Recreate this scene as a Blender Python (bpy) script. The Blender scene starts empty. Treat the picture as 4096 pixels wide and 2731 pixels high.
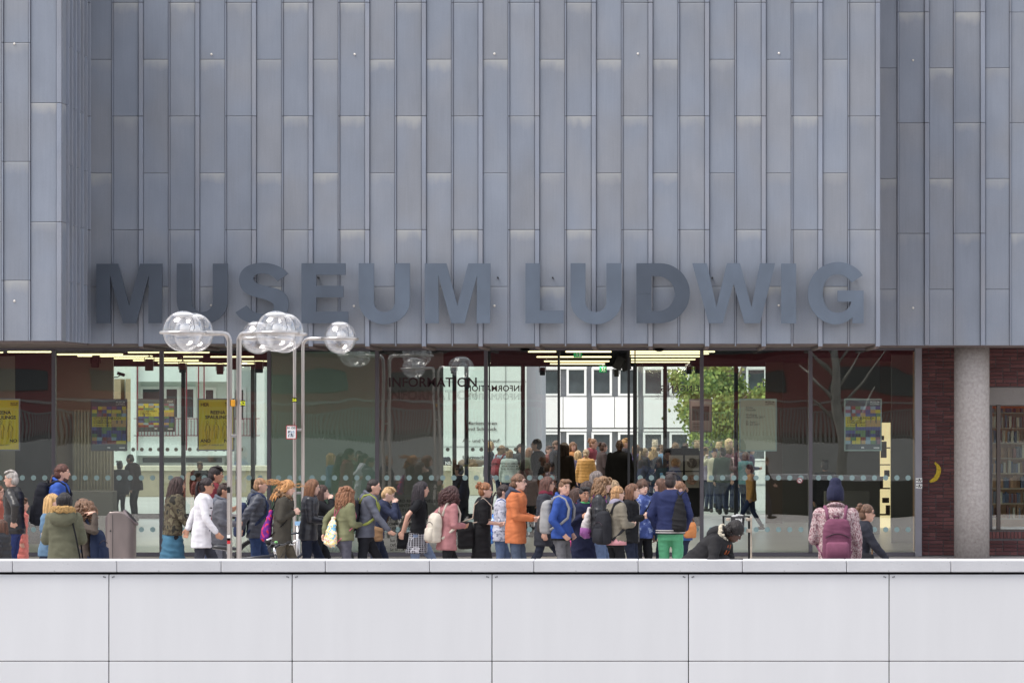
import bpy, bmesh, math, random
import numpy as np
from mathutils import Vector, Matrix, Euler
SC = bpy.context.scene
COL = SC.collection
R = math.radians
random.seed(11)
RNG = np.random.default_rng(5)

# ------------------------------------------------------------------ camera, sky, sun, exposure
F, CX, CY, EYE = 16800.0, 2640.0, 1625.0, 2.62      # focal length in photo pixels, vanishing point, eye height
cam_d = bpy.data.cameras.new('camera'); cam = bpy.data.objects.new('camera', cam_d); COL.objects.link(cam)
cam_d.sensor_width = 36.0; cam_d.lens = F / 4096 * 36
cam_d.shift_x = (2048 - CX) / 4096; cam_d.shift_y = (CY - 1365.5) / 4096
cam_d.clip_start = 0.5; cam_d.clip_end = 2000
cam.location = (0, 0, EYE); cam.rotation_euler = (R(90), 0, 0)
SC.camera = cam

SUN_DIR = Vector((-0.46, -0.24, 0.90)).normalized()   # towards the sun: high, behind and left of the camera
world = bpy.data.worlds.new('World'); SC.world = world; world.use_nodes = True
wn, wl = world.node_tree.nodes, world.node_tree.links
wn.clear()
w_out = wn.new('ShaderNodeOutputWorld'); w_bg = wn.new('ShaderNodeBackground')
w_sky = wn.new('ShaderNodeTexSky'); w_sky.sky_type = 'NISHITA'; w_sky.sun_disc = False
w_sky.sun_elevation = math.asin(SUN_DIR.z); w_sky.sun_rotation = math.atan2(SUN_DIR.x, SUN_DIR.y)
w_sky.air_density = 1.0; w_sky.dust_density = 2.5; w_sky.ozone_density = 1.0
w_tc = wn.new('ShaderNodeTexCoord'); w_mp = wn.new('ShaderNodeMapping'); w_mp.inputs['Scale'].default_value = (1, 1, 2.2)
w_no = wn.new('ShaderNodeTexNoise'); w_no.inputs['Scale'].default_value = 2.6; w_no.inputs['Detail'].default_value = 7
w_cr = wn.new('ShaderNodeValToRGB'); w_cr.color_ramp.elements[0].position = 0.36; w_cr.color_ramp.elements[1].position = 0.60
w_mx = wn.new('ShaderNodeMix'); w_mx.data_type = 'RGBA'
wl.new(w_tc.outputs['Generated'], w_mp.inputs['Vector']); wl.new(w_mp.outputs['Vector'], w_no.inputs['Vector'])
wl.new(w_no.outputs['Fac'], w_cr.inputs['Fac']); wl.new(w_cr.outputs['Color'], w_mx.inputs['Factor'])
wl.new(w_sky.outputs['Color'], w_mx.inputs['A'])
w_mx.inputs['B'].default_value = (7.6, 7.5, 7.5, 1)
wl.new(w_mx.outputs['Result'], w_bg.inputs['Color']); wl.new(w_bg.outputs['Background'], w_out.inputs['Surface'])
w_bg.inputs['Strength'].default_value = 0.10

sun_d = bpy.data.lights.new('sun', 'SUN'); sun = bpy.data.objects.new('sun', sun_d); COL.objects.link(sun)
sun_d.energy = 1.5; sun_d.angle = R(28); sun_d.color = (1.0, 0.965, 0.91)
sun.rotation_euler = SUN_DIR.to_track_quat('Z', 'Y').to_euler(); sun.location = (-20, -30, 60)

SC.view_settings.view_transform = 'Standard'; SC.view_settings.look = 'None'
SC.view_settings.exposure = 1.12; SC.view_settings.gamma = 1.0; SC.view_settings.use_curve_mapping = False
SC.cycles.transparent_max_bounces = 28; SC.cycles.max_bounces = 8; SC.cycles.glossy_bounces = 4
SC.cycles.transmission_bounces = 8; SC.cycles.sample_clamp_indirect = 6.0; SC.cycles.caustics_reflective = False
SC.cycles.caustics_refractive = False

# ------------------------------------------------------------------ helpers: pixels to metres, colours, materials
def X(px, Y): return (px - CX) * Y / F
def Z(py, Y): return EYE - (py - CY) * Y / F

def lin(c): return c / 12.92 if c <= 0.04045 else ((c + 0.055) / 1.055) ** 2.4
def S(r, g, b): return (lin(r / 255), lin(g / 255), lin(b / 255), 1)

MATS = {}
def M(name, col, rough=0.7, metal=0.0, spec=0.3, var=0.0, vscale=6.0, detail=3, stretch=(1, 1, 1), bump=0.0, bscale=80.0,
      rand=0.0, emit=None, estr=0.0, col2=None, ramp=None, coat=0.0, bstretch=(1, 1, 1)):
    """Procedural material: base colour with noise variation, optional constant colour ramp pattern, bump and per-object randomness."""
    if name in MATS: return MATS[name]
    m = bpy.data.materials.new(name); m.use_nodes = True; MATS[name] = m
    n, l = m.node_tree.nodes, m.node_tree.links
    b = n['Principled BSDF']
    b.inputs['Roughness'].default_value = rough; b.inputs['Metallic'].default_value = metal
    b.inputs['Specular IOR Level'].default_value = spec; b.inputs['Coat Weight'].default_value = coat
    b.inputs['Base Color'].default_value = col
    if emit: b.inputs['Emission Color'].default_value = emit; b.inputs['Emission Strength'].default_value = estr
    sock = None
    if var or ramp or col2 or bump or rand:
        tc = n.new('ShaderNodeTexCoord'); mp = n.new('ShaderNodeMapping'); mp.inputs['Scale'].default_value = stretch
        l.new(tc.outputs['Object'], mp.inputs['Vector'])
    if var or ramp or col2:
        no = n.new('ShaderNodeTexNoise'); no.inputs['Scale'].default_value = vscale; no.inputs['Detail'].default_value = detail
        l.new(mp.outputs['Vector'], no.inputs['Vector'])
        if ramp:
            cr = n.new('ShaderNodeValToRGB'); cr.color_ramp.interpolation = 'CONSTANT'
            l.new(no.outputs['Fac'], cr.inputs['Fac'])
            els = cr.color_ramp.elements
            while len(els) > 1: els.remove(els[-1])
            els[0].position = 0.0; els[0].color = ramp[0][1]
            for p, c in ramp[1:]:
                e = els.new(p); e.color = c
            sock = cr.outputs['Color']
        else:
            mx = n.new('ShaderNodeMix'); mx.data_type = 'RGBA'
            mr = n.new('ShaderNodeMapRange'); mr.inputs['From Min'].default_value = 0.3; mr.inputs['From Max'].default_value = 0.7
            l.new(no.outputs['Fac'], mr.inputs['Value']); l.new(mr.outputs['Result'], mx.inputs['Factor'])
            if col2: a, c = col, col2
            else:
                a = tuple(x * (1 - var) for x in col[:3]) + (1,); c = tuple(min(1, x * (1 + var)) for x in col[:3]) + (1,)
            mx.inputs['A'].default_value = a; mx.inputs['B'].default_value = c
            sock = mx.outputs['Result']
    if rand:
        oi = n.new('ShaderNodeObjectInfo'); mr2 = n.new('ShaderNodeMapRange')
        mr2.inputs['To Min'].default_value = 1 - rand; mr2.inputs['To Max'].default_value = 1 + rand
        l.new(oi.outputs['Random'], mr2.inputs['Value'])
        mu = n.new('ShaderNodeMix'); mu.data_type = 'RGBA'; mu.blend_type = 'MULTIPLY'; mu.inputs['Factor'].default_value = 1
        if sock: l.new(sock, mu.inputs['A'])
        else: mu.inputs['A'].default_value = col
        cb = n.new('ShaderNodeCombineColor')
        for k in range(3): l.new(mr2.outputs['Result'], cb.inputs[k])
        l.new(cb.outputs['Color'], mu.inputs['B']); sock = mu.outputs['Result']
    if sock: l.new(sock, b.inputs['Base Color'])
    if bump:
        mpb = n.new('ShaderNodeMapping'); mpb.inputs['Scale'].default_value = bstretch; l.new(tc.outputs['Object'], mpb.inputs['Vector'])
        nb = n.new('ShaderNodeTexNoise'); nb.inputs['Scale'].default_value = bscale; nb.inputs['Detail'].default_value = 4
        bp = n.new('ShaderNodeBump'); bp.inputs['Strength'].default_value = bump; bp.inputs['Distance'].default_value = 0.02
        l.new(mpb.outputs['Vector'], nb.inputs['Vector']); l.new(nb.outputs['Fac'], bp.inputs['Height']); l.new(bp.outputs['Normal'], b.inputs['Normal'])
    return m

def glass(name, tint, refl=0.05, wob=0.0, wscale=0.9, facing=0.6):
    rough_ = 0.0 if not wob else 0.006
    """Window glass: mostly transparent with a mirror reflection that grows at grazing angles; slightly wavy."""
    m = bpy.data.materials.new(name); m.use_nodes = True; MATS[name] = m
    n, l = m.node_tree.nodes, m.node_tree.links; n.clear()
    o = n.new('ShaderNodeOutputMaterial'); mx = n.new('ShaderNodeMixShader'); t = n.new('ShaderNodeBsdfTransparent'); g = n.new('ShaderNodeBsdfGlossy')
    t.inputs['Color'].default_value = tint; g.inputs['Roughness'].default_value = rough_; g.inputs['Color'].default_value = (1, 1, 1, 1)
    lw = n.new('ShaderNodeLayerWeight'); lw.inputs['Blend'].default_value = 0.5
    pw = n.new('ShaderNodeMath'); pw.operation = 'POWER'; pw.inputs[1].default_value = 3.5
    mr = n.new('ShaderNodeMapRange'); mr.inputs['To Min'].default_value = refl; mr.inputs['To Max'].default_value = facing
    l.new(lw.outputs['Facing'], pw.inputs[0]); l.new(pw.outputs[0], mr.inputs['Value']); l.new(mr.outputs['Result'], mx.inputs['Fac'])
    l.new(t.outputs[0], mx.inputs[1]); l.new(g.outputs[0], mx.inputs[2]); l.new(mx.outputs[0], o.inputs['Surface'])
    if wob:
        tc = n.new('ShaderNodeTexCoord'); no = n.new('ShaderNodeTexNoise'); no.inputs['Scale'].default_value = wscale; no.inputs['Detail'].default_value = 1.5
        bp = n.new('ShaderNodeBump'); bp.inputs['Strength'].default_value = 1.0; bp.inputs['Distance'].default_value = wob
        oi = n.new('ShaderNodeObjectInfo'); ad = n.new('ShaderNodeVectorMath'); ad.operation = 'ADD'
        sc = n.new('ShaderNodeVectorMath'); sc.operation = 'SCALE'; sc.inputs['Scale'].default_value = 37.0
        l.new(oi.outputs['Location'], sc.inputs[0]); l.new(tc.outputs['Object'], ad.inputs[0]); l.new(sc.outputs[0], ad.inputs[1])
        l.new(ad.outputs[0], no.inputs['Vector']); l.new(no.outputs['Fac'], bp.inputs['Height']); l.new(bp.outputs['Normal'], g.inputs['Normal'])
    return m

# ------------------------------------------------------------------ helpers: meshes and objects
class MB:
    """Collects boxes, tubes, ellipsoids and prisms; build() gives one mesh."""
    def __init__(s): s.v = []; s.f = []; s.n = 0
    def add(s, v, f):
        v = np.asarray(v, float).reshape(-1, 3); s.v.append(v); o = s.n
        s.f.extend([tuple(i + o for i in q) for q in f]); s.n += len(v); return s
    def box(s, x0, x1, y0, y1, z0, z1, c=0.0):
        if c <= 0:
            v = [(x, y, z) for x in (x0, x1) for y in (y0, y1) for z in (z0, z1)]
            return s.add(v, [(0, 1, 3, 2), (4, 6, 7, 5), (0, 4, 5, 1), (2, 3, 7, 6), (0, 2, 6, 4), (1, 5, 7, 3)])
        bm = bmesh.new(); bmesh.ops.create_cube(bm, size=1)
        for q in bm.verts: q.co = Vector(((x0 + x1) / 2 + q.co.x * (x1 - x0), (y0 + y1) / 2 + q.co.y * (y1 - y0), (z0 + z1) / 2 + q.co.z * (z1 - z0)))
        bmesh.ops.bevel(bm, geom=bm.edges[:], offset=c, segments=1, affect='EDGES')
        bm.verts.index_update()
        s.add([tuple(q.co) for q in bm.verts], [tuple(q.index for q in f.verts) for f in bm.faces]); bm.free(); return s
    def rings(s, rr, cap=True, close=True):
        rr = [np.asarray(r, float) for r in rr]; k = len(rr[0]); f = []
        for a in range(len(rr) - 1):
            for b in range(k if close else k - 1):
                f.append((a * k + b, a * k + (b + 1) % k, (a + 1) * k + (b + 1) % k, (a + 1) * k + b))
        if cap: f.append(tuple(range(k))[::-1]); f.append(tuple((len(rr) - 1) * k + b for b in range(k)))
        return s.add(np.concatenate(rr), f)
    def tube(s, pts, r, seg=8, cap=True):
        pts = [np.asarray(p, float) for p in pts]
        rs = [r] * len(pts) if np.isscalar(r) else r
        rr = []; up = None
        for i, p in enumerate(pts):
            t = pts[min(i + 1, len(pts) - 1)] - pts[max(i - 1, 0)]; t = t / (np.linalg.norm(t) + 1e-9)
            if up is None:
                up = np.array((0, 0, 1.)) if abs(t[2]) < .9 else np.array((1., 0, 0))
            u = np.cross(up, t); u /= np.linalg.norm(u) + 1e-9; w = np.cross(t, u); up = w
            a = np.arange(seg) * 2 * math.pi / seg
            rr.append(p + rs[i] * (np.cos(a)[:, None] * u + np.sin(a)[:, None] * w))
        return s.rings(rr, cap)
    def capsule(s, p0, p1, r0, r1, seg=10):
        p0, p1 = np.asarray(p0, float), np.asarray(p1, float); d = p1 - p0; L = np.linalg.norm(d) + 1e-9; d = d / L
        a = [(-1, .05), (-.8, .6), (-.45, .9), (0, 1)]
        pts = [p0 + d * r0 * k for k, _ in a] + [p1 + d * r1 * -k for k, _ in a[::-1]]
        rs = [r0 * q for _, q in a] + [r1 * q for _, q in a[::-1]]
        return s.tube(pts, rs, seg)
    def ell(s, c, r, rot=None, seg=14, rin=9):
        v = [];
        for i in range(rin + 1):
            th = math.pi * min(max(i / rin, 0.004), 0.996)
            for j in range(seg):
                a = 2 * math.pi * j / seg
                v.append((math.sin(th) * math.cos(a) * r[0], math.sin(th) * math.sin(a) * r[1], math.cos(th) * r[2]))
        v = np.array(v)
        if rot is not None: v = v @ np.array(rot.to_3x3() if hasattr(rot, 'to_3x3') else rot).T
        v = v + np.asarray(c, float)
        f = []
        for i in range(rin):
            for j in range(seg): f.append((i * seg + j, (i + 1) * seg + j, (i + 1) * seg + (j + 1) % seg, i * seg + (j + 1) % seg))
        f.append(tuple(range(seg))); f.append(tuple(rin * seg + j for j in range(seg))[::-1])
        return s.add(v, f)
    def cyl(s, c0, c1, r, seg=16): return s.tube([c0, c1], r, seg)
    def prism(s, poly, y0, y1):
        """Polygon in (x, z), extruded from y0 (front, towards the camera) to y1."""
        k = len(poly)
        v = [(p[0], y0, p[1]) for p in poly] + [(p[0], y1, p[1]) for p in poly]
        f = [tuple(range(k)), tuple(range(k, 2 * k))[::-1]] + [(i, i + k, (i + 1) % k + k, (i + 1) % k) for i in range(k)]
        return s.add(v, f)
    def disc(s, c, r, y0, y1, seg=16):
        return s.prism([(c[0] + r * math.cos(2 * math.pi * i / seg), c[1] + r * math.sin(2 * math.pi * i / seg)) for i in range(seg)], y0, y1)
    def mesh(s, name, mat=None, smooth=False, fix=True):
        me = bpy.data.meshes.new(name)
        me.from_pydata(np.concatenate(s.v).tolist() if s.v else [], [], s.f)
        if fix:
            bm = bmesh.new(); bm.from_mesh(me); bmesh.ops.recalc_face_normals(bm, faces=bm.faces[:]); bm.to_mesh(me); bm.free()
        if smooth: me.shade_smooth()
        if mat: me.materials.append(mat)
        return me

WORLD = {}
def thing(name, label, cat, loc=(0, 0, 0), rotz=0.0, group=None):
    o = bpy.data.objects.new(name, None); COL.objects.link(o); o.empty_display_size = 0.2
    o.location = loc; o.rotation_euler = (0, 0, rotz); o['label'] = label; o['category'] = cat
    if group: o['group'] = group
    WORLD[o.name] = Vector(loc); return o
def part(name, mesh, parent=None, loc=(0, 0, 0), local=False, label=None, kind=None, rot=None):
    """A mesh object at world location loc (or at local coordinates of its parent)."""
    if isinstance(mesh, MB): raise TypeError('mesh first')
    o = bpy.data.objects.new(name, mesh); COL.objects.link(o)
    w = Vector(loc)
    if parent is not None:
        o.parent = parent
        if not local: w = Vector(loc) - WORLD.get(parent.name, Vector((0, 0, 0)))
    o.location = w
    if rot is not None: o.rotation_euler = rot
    WORLD[o.name] = Vector(loc)
    if label: o['label'] = label
    if kind: o['kind'] = kind
    return o
def single(name, mesh, label, cat, loc=(0, 0, 0), group=None, kind=None, rot=None):
    o = part(name, mesh, None, loc, rot=rot)
    if kind: o['kind'] = kind
    if label: o['label'] = label; o['category'] = cat
    if group: o['group'] = group
    return o
def structure(name, mesh, loc=(0, 0, 0)):
    o = part(name, mesh, None, loc); o['kind'] = 'structure'; return o

def text_mesh(s, size, mat, depth=0.004, bold=0.0, align='LEFT', mirror=False, spacing=1.0, outline=0.0, width=None):
    """Lettering as a mesh in the XZ plane facing the camera (-Y); size is the capital height in metres."""
    cu = bpy.data.curves.new('lettering', 'FONT'); cu.body = s; cu.align_x = align
    cu.size = size / 0.69; cu.space_character = spacing; cu.resolution_u = 3
    cu.offset = bold * size
    if outline: cu.fill_mode = 'NONE'; cu.bevel_depth = outline; cu.bevel_resolution = 0
    else: cu.extrude = depth / 2
    o = bpy.data.objects.new('lettering_tmp', cu); COL.objects.link(o)
    dg = bpy.context.evaluated_depsgraph_get()
    me = bpy.data.meshes.new_from_object(o.evaluated_get(dg), depsgraph=dg)
    bpy.data.objects.remove(o); bpy.data.curves.remove(cu)
    n = len(me.vertices); a = np.empty(n * 3); me.vertices.foreach_get('co', a); a = a.reshape(-1, 3)
    if n:
        if width:
            w = a[:, 0].max() - a[:, 0].min(); a[:, 0] *= width / max(w, 1e-6)
        if mirror: a[:, 0] = -a[:, 0]
        b = np.stack([a[:, 0], -a[:, 2], a[:, 1]], 1)
        me.vertices.foreach_set('co', b.ravel()); me.update()
    me.materials.clear(); me.materials.append(mat)
    if mirror:
        bm = bmesh.new(); bm.from_mesh(me); bmesh.ops.recalc_face_normals(bm, faces=bm.faces[:]); bm.to_mesh(me); bm.free()
    return me
# ------------------------------------------------------------------ materials of the place
def zinc(name, base, stain=True, dark=1.0):
    """Weathered standing-seam zinc: vertical streaks, blotches, a different tone for each sheet, pale oxide below the upper joint."""
    m = bpy.data.materials.new(name); m.use_nodes = True; MATS[name] = m
    n, l = m.node_tree.nodes, m.node_tree.links; b = n['Principled BSDF']
    b.inputs['Roughness'].default_value = 0.55; b.inputs['Specular IOR Level'].default_value = 0.45; b.inputs['Metallic'].default_value = 0.15
    tc = n.new('ShaderNodeTexCoord'); oi = n.new('ShaderNodeObjectInfo')
    sc = n.new('ShaderNodeVectorMath'); sc.operation = 'SCALE'; sc.inputs['Scale'].default_value = 5.3; l.new(oi.outputs['Location'], sc.inputs[0])
    ad = n.new('ShaderNodeVectorMath'); ad.operation = 'ADD'; l.new(tc.outputs['Object'], ad.inputs[0]); l.new(sc.outputs[0], ad.inputs[1])
    def noise(scale, stretch, detail=4):
        mp = n.new('ShaderNodeMapping'); mp.inputs['Scale'].default_value = stretch; l.new(ad.outputs[0], mp.inputs['Vector'])
        no = n.new('ShaderNodeTexNoise'); no.inputs['Scale'].default_value = scale; no.inputs['Detail'].default_value = detail
        l.new(mp.outputs['Vector'], no.inputs['Vector']); return no.outputs['Fac']
    def math_(op, a, b_=None, clamp=False):
        q = n.new('ShaderNodeMath'); q.operation = op; q.use_clamp = clamp
        for i, v in enumerate((a, b_)):
            if v is None: continue
            if isinstance(v, (int, float)): q.inputs[i].default_value = v
            else: l.new(v, q.inputs[i])
        return q.outputs[0]
    def rng(v, a, b_, c, d):
        q = n.new('ShaderNodeMapRange'); l.new(v, q.inputs['Value'])
        for k, val in zip(('From Min', 'From Max', 'To Min', 'To Max'), (a, b_, c, d)): q.inputs[k].default_value = val
        return q.outputs['Result']
    streak = rng(noise(9, (4, 4, .18)), .3, .7, -.03, .03)
    blotch = rng(noise(1.7, (1, 1, .6), 3), .3, .7, -.07, .07)
    fine = rng(noise(60, (1, 1, .5), 2), .3, .7, -.025, .025)
    per = rng(oi.outputs['Random'], 0, 1, .955, 1.045)
    val = math_('ADD', math_('ADD', math_('ADD', per, streak), blotch), fine)
    val = math_('MULTIPLY', val, dark)
    cb = n.new('ShaderNodeCombineColor')
    for k in range(3): l.new(val, cb.inputs[k])
    mu = n.new('ShaderNodeMix'); mu.data_type = 'RGBA'; mu.blend_type = 'MULTIPLY'; mu.inputs['Factor'].default_value = 1
    mu.inputs['A'].default_value = base; l.new(cb.outputs['Color'], mu.inputs['B'])
    out = mu.outputs['Result']
    # cooler / warmer sheets
    hu = n.new('ShaderNodeMix'); hu.data_type = 'RGBA'; hu.blend_type = 'MULTIPLY'; hu.inputs['B'].default_value = (1.06, 1.0, .93, 1)
    l.new(rng(noise(.8, (1, 1, 1), 2), .4, .65, 0, .9), hu.inputs['Factor']); l.new(out, hu.inputs['A']); out = hu.outputs['Result']
    if stain:
        sx = n.new('ShaderNodeSeparateXYZ'); l.new(tc.outputs['Object'], sx.inputs[0])
        edge = rng(noise(5, (1, 1, .3), 3), .3, .7, -.16, -.02)
        g = math_('SUBTRACT', sx.outputs['Z'], edge); g = rng(g, -.10, .06, 0, .62)
        rr = math_('FRACT', math_('MULTIPLY', oi.outputs['Random'], 17.31))
        g = math_('MULTIPLY', g, rng(rr, .15, .9, .15, 1.0), True)
        st = n.new('ShaderNodeMix'); st.data_type = 'RGBA'; st.inputs['B'].default_value = S(170, 170, 168)
        l.new(g, st.inputs['Factor']); l.new(out, st.inputs['A']); out = st.outputs['Result']
        # uneven darker grey towards the long folds
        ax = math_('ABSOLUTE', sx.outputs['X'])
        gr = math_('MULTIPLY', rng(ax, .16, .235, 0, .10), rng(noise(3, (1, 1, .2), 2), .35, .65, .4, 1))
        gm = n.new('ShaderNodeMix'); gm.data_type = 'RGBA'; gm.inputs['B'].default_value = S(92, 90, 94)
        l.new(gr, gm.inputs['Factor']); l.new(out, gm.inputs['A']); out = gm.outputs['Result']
    l.new(out, b.inputs['Base Color'])
    bp = n.new('ShaderNodeBump'); bp.inputs['Strength'].default_value = .5; bp.inputs['Distance'].default_value = .016
    l.new(noise(2.2, (1.2, 1, .5), 2), bp.inputs['Height']); l.new(bp.outputs['Normal'], b.inputs['Normal'])
    return m
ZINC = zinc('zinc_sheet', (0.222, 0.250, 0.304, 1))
ZINC_RAIL = zinc('zinc_seam', (0.242, 0.270, 0.333, 1), False)
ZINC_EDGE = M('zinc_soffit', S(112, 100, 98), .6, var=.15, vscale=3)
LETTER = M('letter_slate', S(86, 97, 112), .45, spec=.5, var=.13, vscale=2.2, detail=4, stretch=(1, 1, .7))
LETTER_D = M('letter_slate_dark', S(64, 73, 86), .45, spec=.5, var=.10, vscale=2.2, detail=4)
FRAME = M('frame_metal', S(92, 88, 96), .5, spec=.5, var=.06, vscale=4)
FRAME_L = M('frame_metal_light', S(140, 138, 146), .5, spec=.5, var=.06, vscale=3)
FRAME_D = M('frame_dark', S(30, 32, 36), .4, spec=.5, var=.1)
BLACK = M('black_plastic', S(24, 24, 26), .5, var=.1)
STEEL = M('brushed_steel', (0.52, 0.50, 0.49, 1), .30, metal=1.0, var=.10, vscale=5, stretch=(3, 3, .4))
PAINT_W = M('white_panel', S(226, 226, 228), .42, spec=.4, var=.022, vscale=2.2, detail=6, stretch=(1.6, 1, .25), rand=.02)
STONE = None
def concrete(name, a, b_, scale=30, pits=True, rough=.85, vs=1.6, bump=.22):
    m = M(name, a, rough, spec=.2, col2=b_, vscale=vs, detail=8, bump=bump, bscale=55)
    if pits:
        n, l = m.node_tree.nodes, m.node_tree.links; bs = n['Principled BSDF']
        src = bs.inputs['Base Color'].links[0].from_socket
        tc = [q for q in n if q.type == 'TEX_COORD'][0]
        vo = n.new('ShaderNodeTexVoronoi'); vo.inputs['Scale'].default_value = scale; l.new(tc.outputs['Object'], vo.inputs['Vector'])
        mr = n.new('ShaderNodeMapRange'); mr.inputs['From Min'].default_value = .05; mr.inputs['From Max'].default_value = .13
        mr.inputs['To Min'].default_value = .55; mr.inputs['To Max'].default_value = 0
        l.new(vo.outputs['Distance'], mr.inputs['Value'])
        no = n.new('ShaderNodeTexNoise'); no.inputs['Scale'].default_value = scale * .17; l.new(tc.outputs['Object'], no.inputs['Vector'])
        m2 = n.new('ShaderNodeMapRange'); m2.inputs['From Min'].default_value = .5; m2.inputs['From Max'].default_value = .62; l.new(no.outputs['Fac'], m2.inputs['Value'])
        mm = n.new('ShaderNodeMath'); mm.operation = 'MULTIPLY'; l.new(mr.outputs['Result'], mm.inputs[0]); l.new(m2.outputs['Result'], mm.inputs[1])
        mx = n.new('ShaderNodeMix'); mx.data_type = 'RGBA'; mx.inputs['B'].default_value = tuple(x * .3 for x in a[:3]) + (1,)
        l.new(mm.outputs[0], mx.inputs['Factor']); l.new(src, mx.inputs['A']); l.new(mx.outputs['Result'], bs.inputs['Base Color'])
    return m
STONE = concrete('coping_stone', S(196, 196, 200), S(214, 214, 217), 14, bump=.10)
CONC = concrete('column_concrete', S(160, 153, 150), S(184, 179, 177), 11, vs=20, bump=.45)
CONC_D = concrete('lintel_concrete', S(128, 124, 122), S(142, 138, 136), 30)
MORTAR = M('mortar', S(98, 96, 98), .9, var=.12, vscale=14)
BRICK = M('brick_red', S(100, 66, 67), .85, var=.16, vscale=9, rand=.24, bump=.25, bscale=60)
BRICK2 = M('brick_brown', S(108, 72, 71), .85, var=.16, vscale=9, rand=.24, bump=.25, bscale=60)
PAVE = M('plaza_paving', S(184, 178, 174), .85, var=.12, vscale=1.2, bump=.2, bscale=20)
PAVE_B = M('back_paving', S(168, 168, 162), .8, var=.1, vscale=.6, bump=.2, bscale=8)
ASPH = M('asphalt', S(92, 90, 90), .9, var=.12, vscale=2)
GLASS = glass('window_glass', (0.945, 0.98, 0.965, 1), .105, .0018, .7)
GLASS_C = glass('door_glass', (0.975, 0.99, 0.985, 1), .07, .0018, .7)
GLASS_B = glass('rear_glass', (0.935, 0.97, 0.95, 1), .03, .002, .8)
ACRYL = glass('acrylic_globe', (0.97, 0.97, 0.975, 1), .13, .0, .8, .8)
DOT = M('frosted_dot', S(158, 184, 184), .7, var=.03)
DOT_B = M('rear_dot', S(128, 120, 108), .7)
INT_W = M('interior_plaster', S(150, 146, 138), .8, var=.06, vscale=.8)
INT_TAN = M('interior_tan', S(142, 132, 124), .8, var=.06, vscale=.8)
INT_G = M('interior_green_panel', S(140, 160, 147), .75, var=.05, vscale=.6)
INT_D = M('interior_dark', S(118, 116, 114), .8, var=.08, vscale=.9)
INT_BLK = M('interior_black', S(34, 35, 42), .7, var=.15, vscale=1.2)
INT_BR = M('interior_brown', S(108, 97, 92), .75, var=.08, vscale=.8)
CURT = M('curtain_cloth', S(172, 168, 156), .85, var=.1, vscale=6)
CEIL = M('lobby_ceiling', S(70, 67, 64), .8, var=.1, vscale=1.5)
FLOOR_I = M('lobby_floor', S(164, 170, 164), .28, spec=.5, var=.05, vscale=.8)
TUBE = M('fluorescent_tube', (1, 1, 1, 1), .5, emit=(1.0, 0.86, 0.46, 1), estr=.95)
SHELF_GLOW = M('lit_shelf', S(255, 232, 170), .6, emit=(1.0, 0.80, 0.44, 1), estr=.42)  # shelf back made to glow, standing in for lamplight falling on it
TXT_D = M('lettering_dark', S(52, 30, 36), .6)
TXT_G = M('lettering_grey', S(96, 92, 90), .6)
TXT_BK = M('lettering_black', S(26, 25, 27), .6)
TXT_W = M('lettering_white', S(225, 226, 224), .6)
WHITE = M('plain_white', S(232, 232, 230), .6, var=.02)

def plaid(name, base, light, dark, sc=16.0):
    m = M(name, base, .85, spec=.2, var=.05); n, l = m.node_tree.nodes, m.node_tree.links; bs = n['Principled BSDF']
    tc = [q for q in n if q.type == 'TEX_COORD'][0]; src = bs.inputs['Base Color'].links[0].from_socket
    for ax, col, th, s_ in (('Z', dark, .62, 1), ('X', dark, .66, 1), ('Z', light, .90, 1.0), ('Y', light, .90, .9), ('X', light, .93, .8)):
        w = n.new('ShaderNodeTexWave'); w.bands_direction = ax; w.inputs['Scale'].default_value = sc * .32 * s_; l.new(tc.outputs['Object'], w.inputs['Vector'])
        g = n.new('ShaderNodeMath'); g.operation = 'GREATER_THAN'; g.inputs[1].default_value = th; l.new(w.outputs['Fac'], g.inputs[0])
        k = n.new('ShaderNodeMath'); k.operation = 'MULTIPLY'; k.inputs[1].default_value = .75; l.new(g.outputs[0], k.inputs[0])
        x = n.new('ShaderNodeMix'); x.data_type = 'RGBA'; x.inputs['B'].default_value = col; l.new(k.outputs[0], x.inputs['Factor']); l.new(src, x.inputs['A']); src = x.outputs['Result']
    l.new(src, bs.inputs['Base Color']); return m
# ================================================================== THE SETTING
YF, YL, YR, YG = 70.0, 66.9, 71.9, 73.5       # planes: centre cladding, left block, right block, glass front
YB = 98.0                                    # rear glass of the lobby
Z0 = 3.66                                     # underside of the cladding
ZT = 11.2

gr = MB().box(-60, 60, 45.9, YB, -.4, 0); structure('plaza_ground', gr.mesh('plaza_ground', PAVE))
gr = MB().box(-160, 160, YB, 420, -.4, -.004); structure('rear_street', gr.mesh('rear_street', PAVE_B))
gr = MB().box(-160, 160, -260, 45.2, -2.9, -2.5); structure('lower_street', gr.mesh('lower_street', ASPH))

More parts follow.
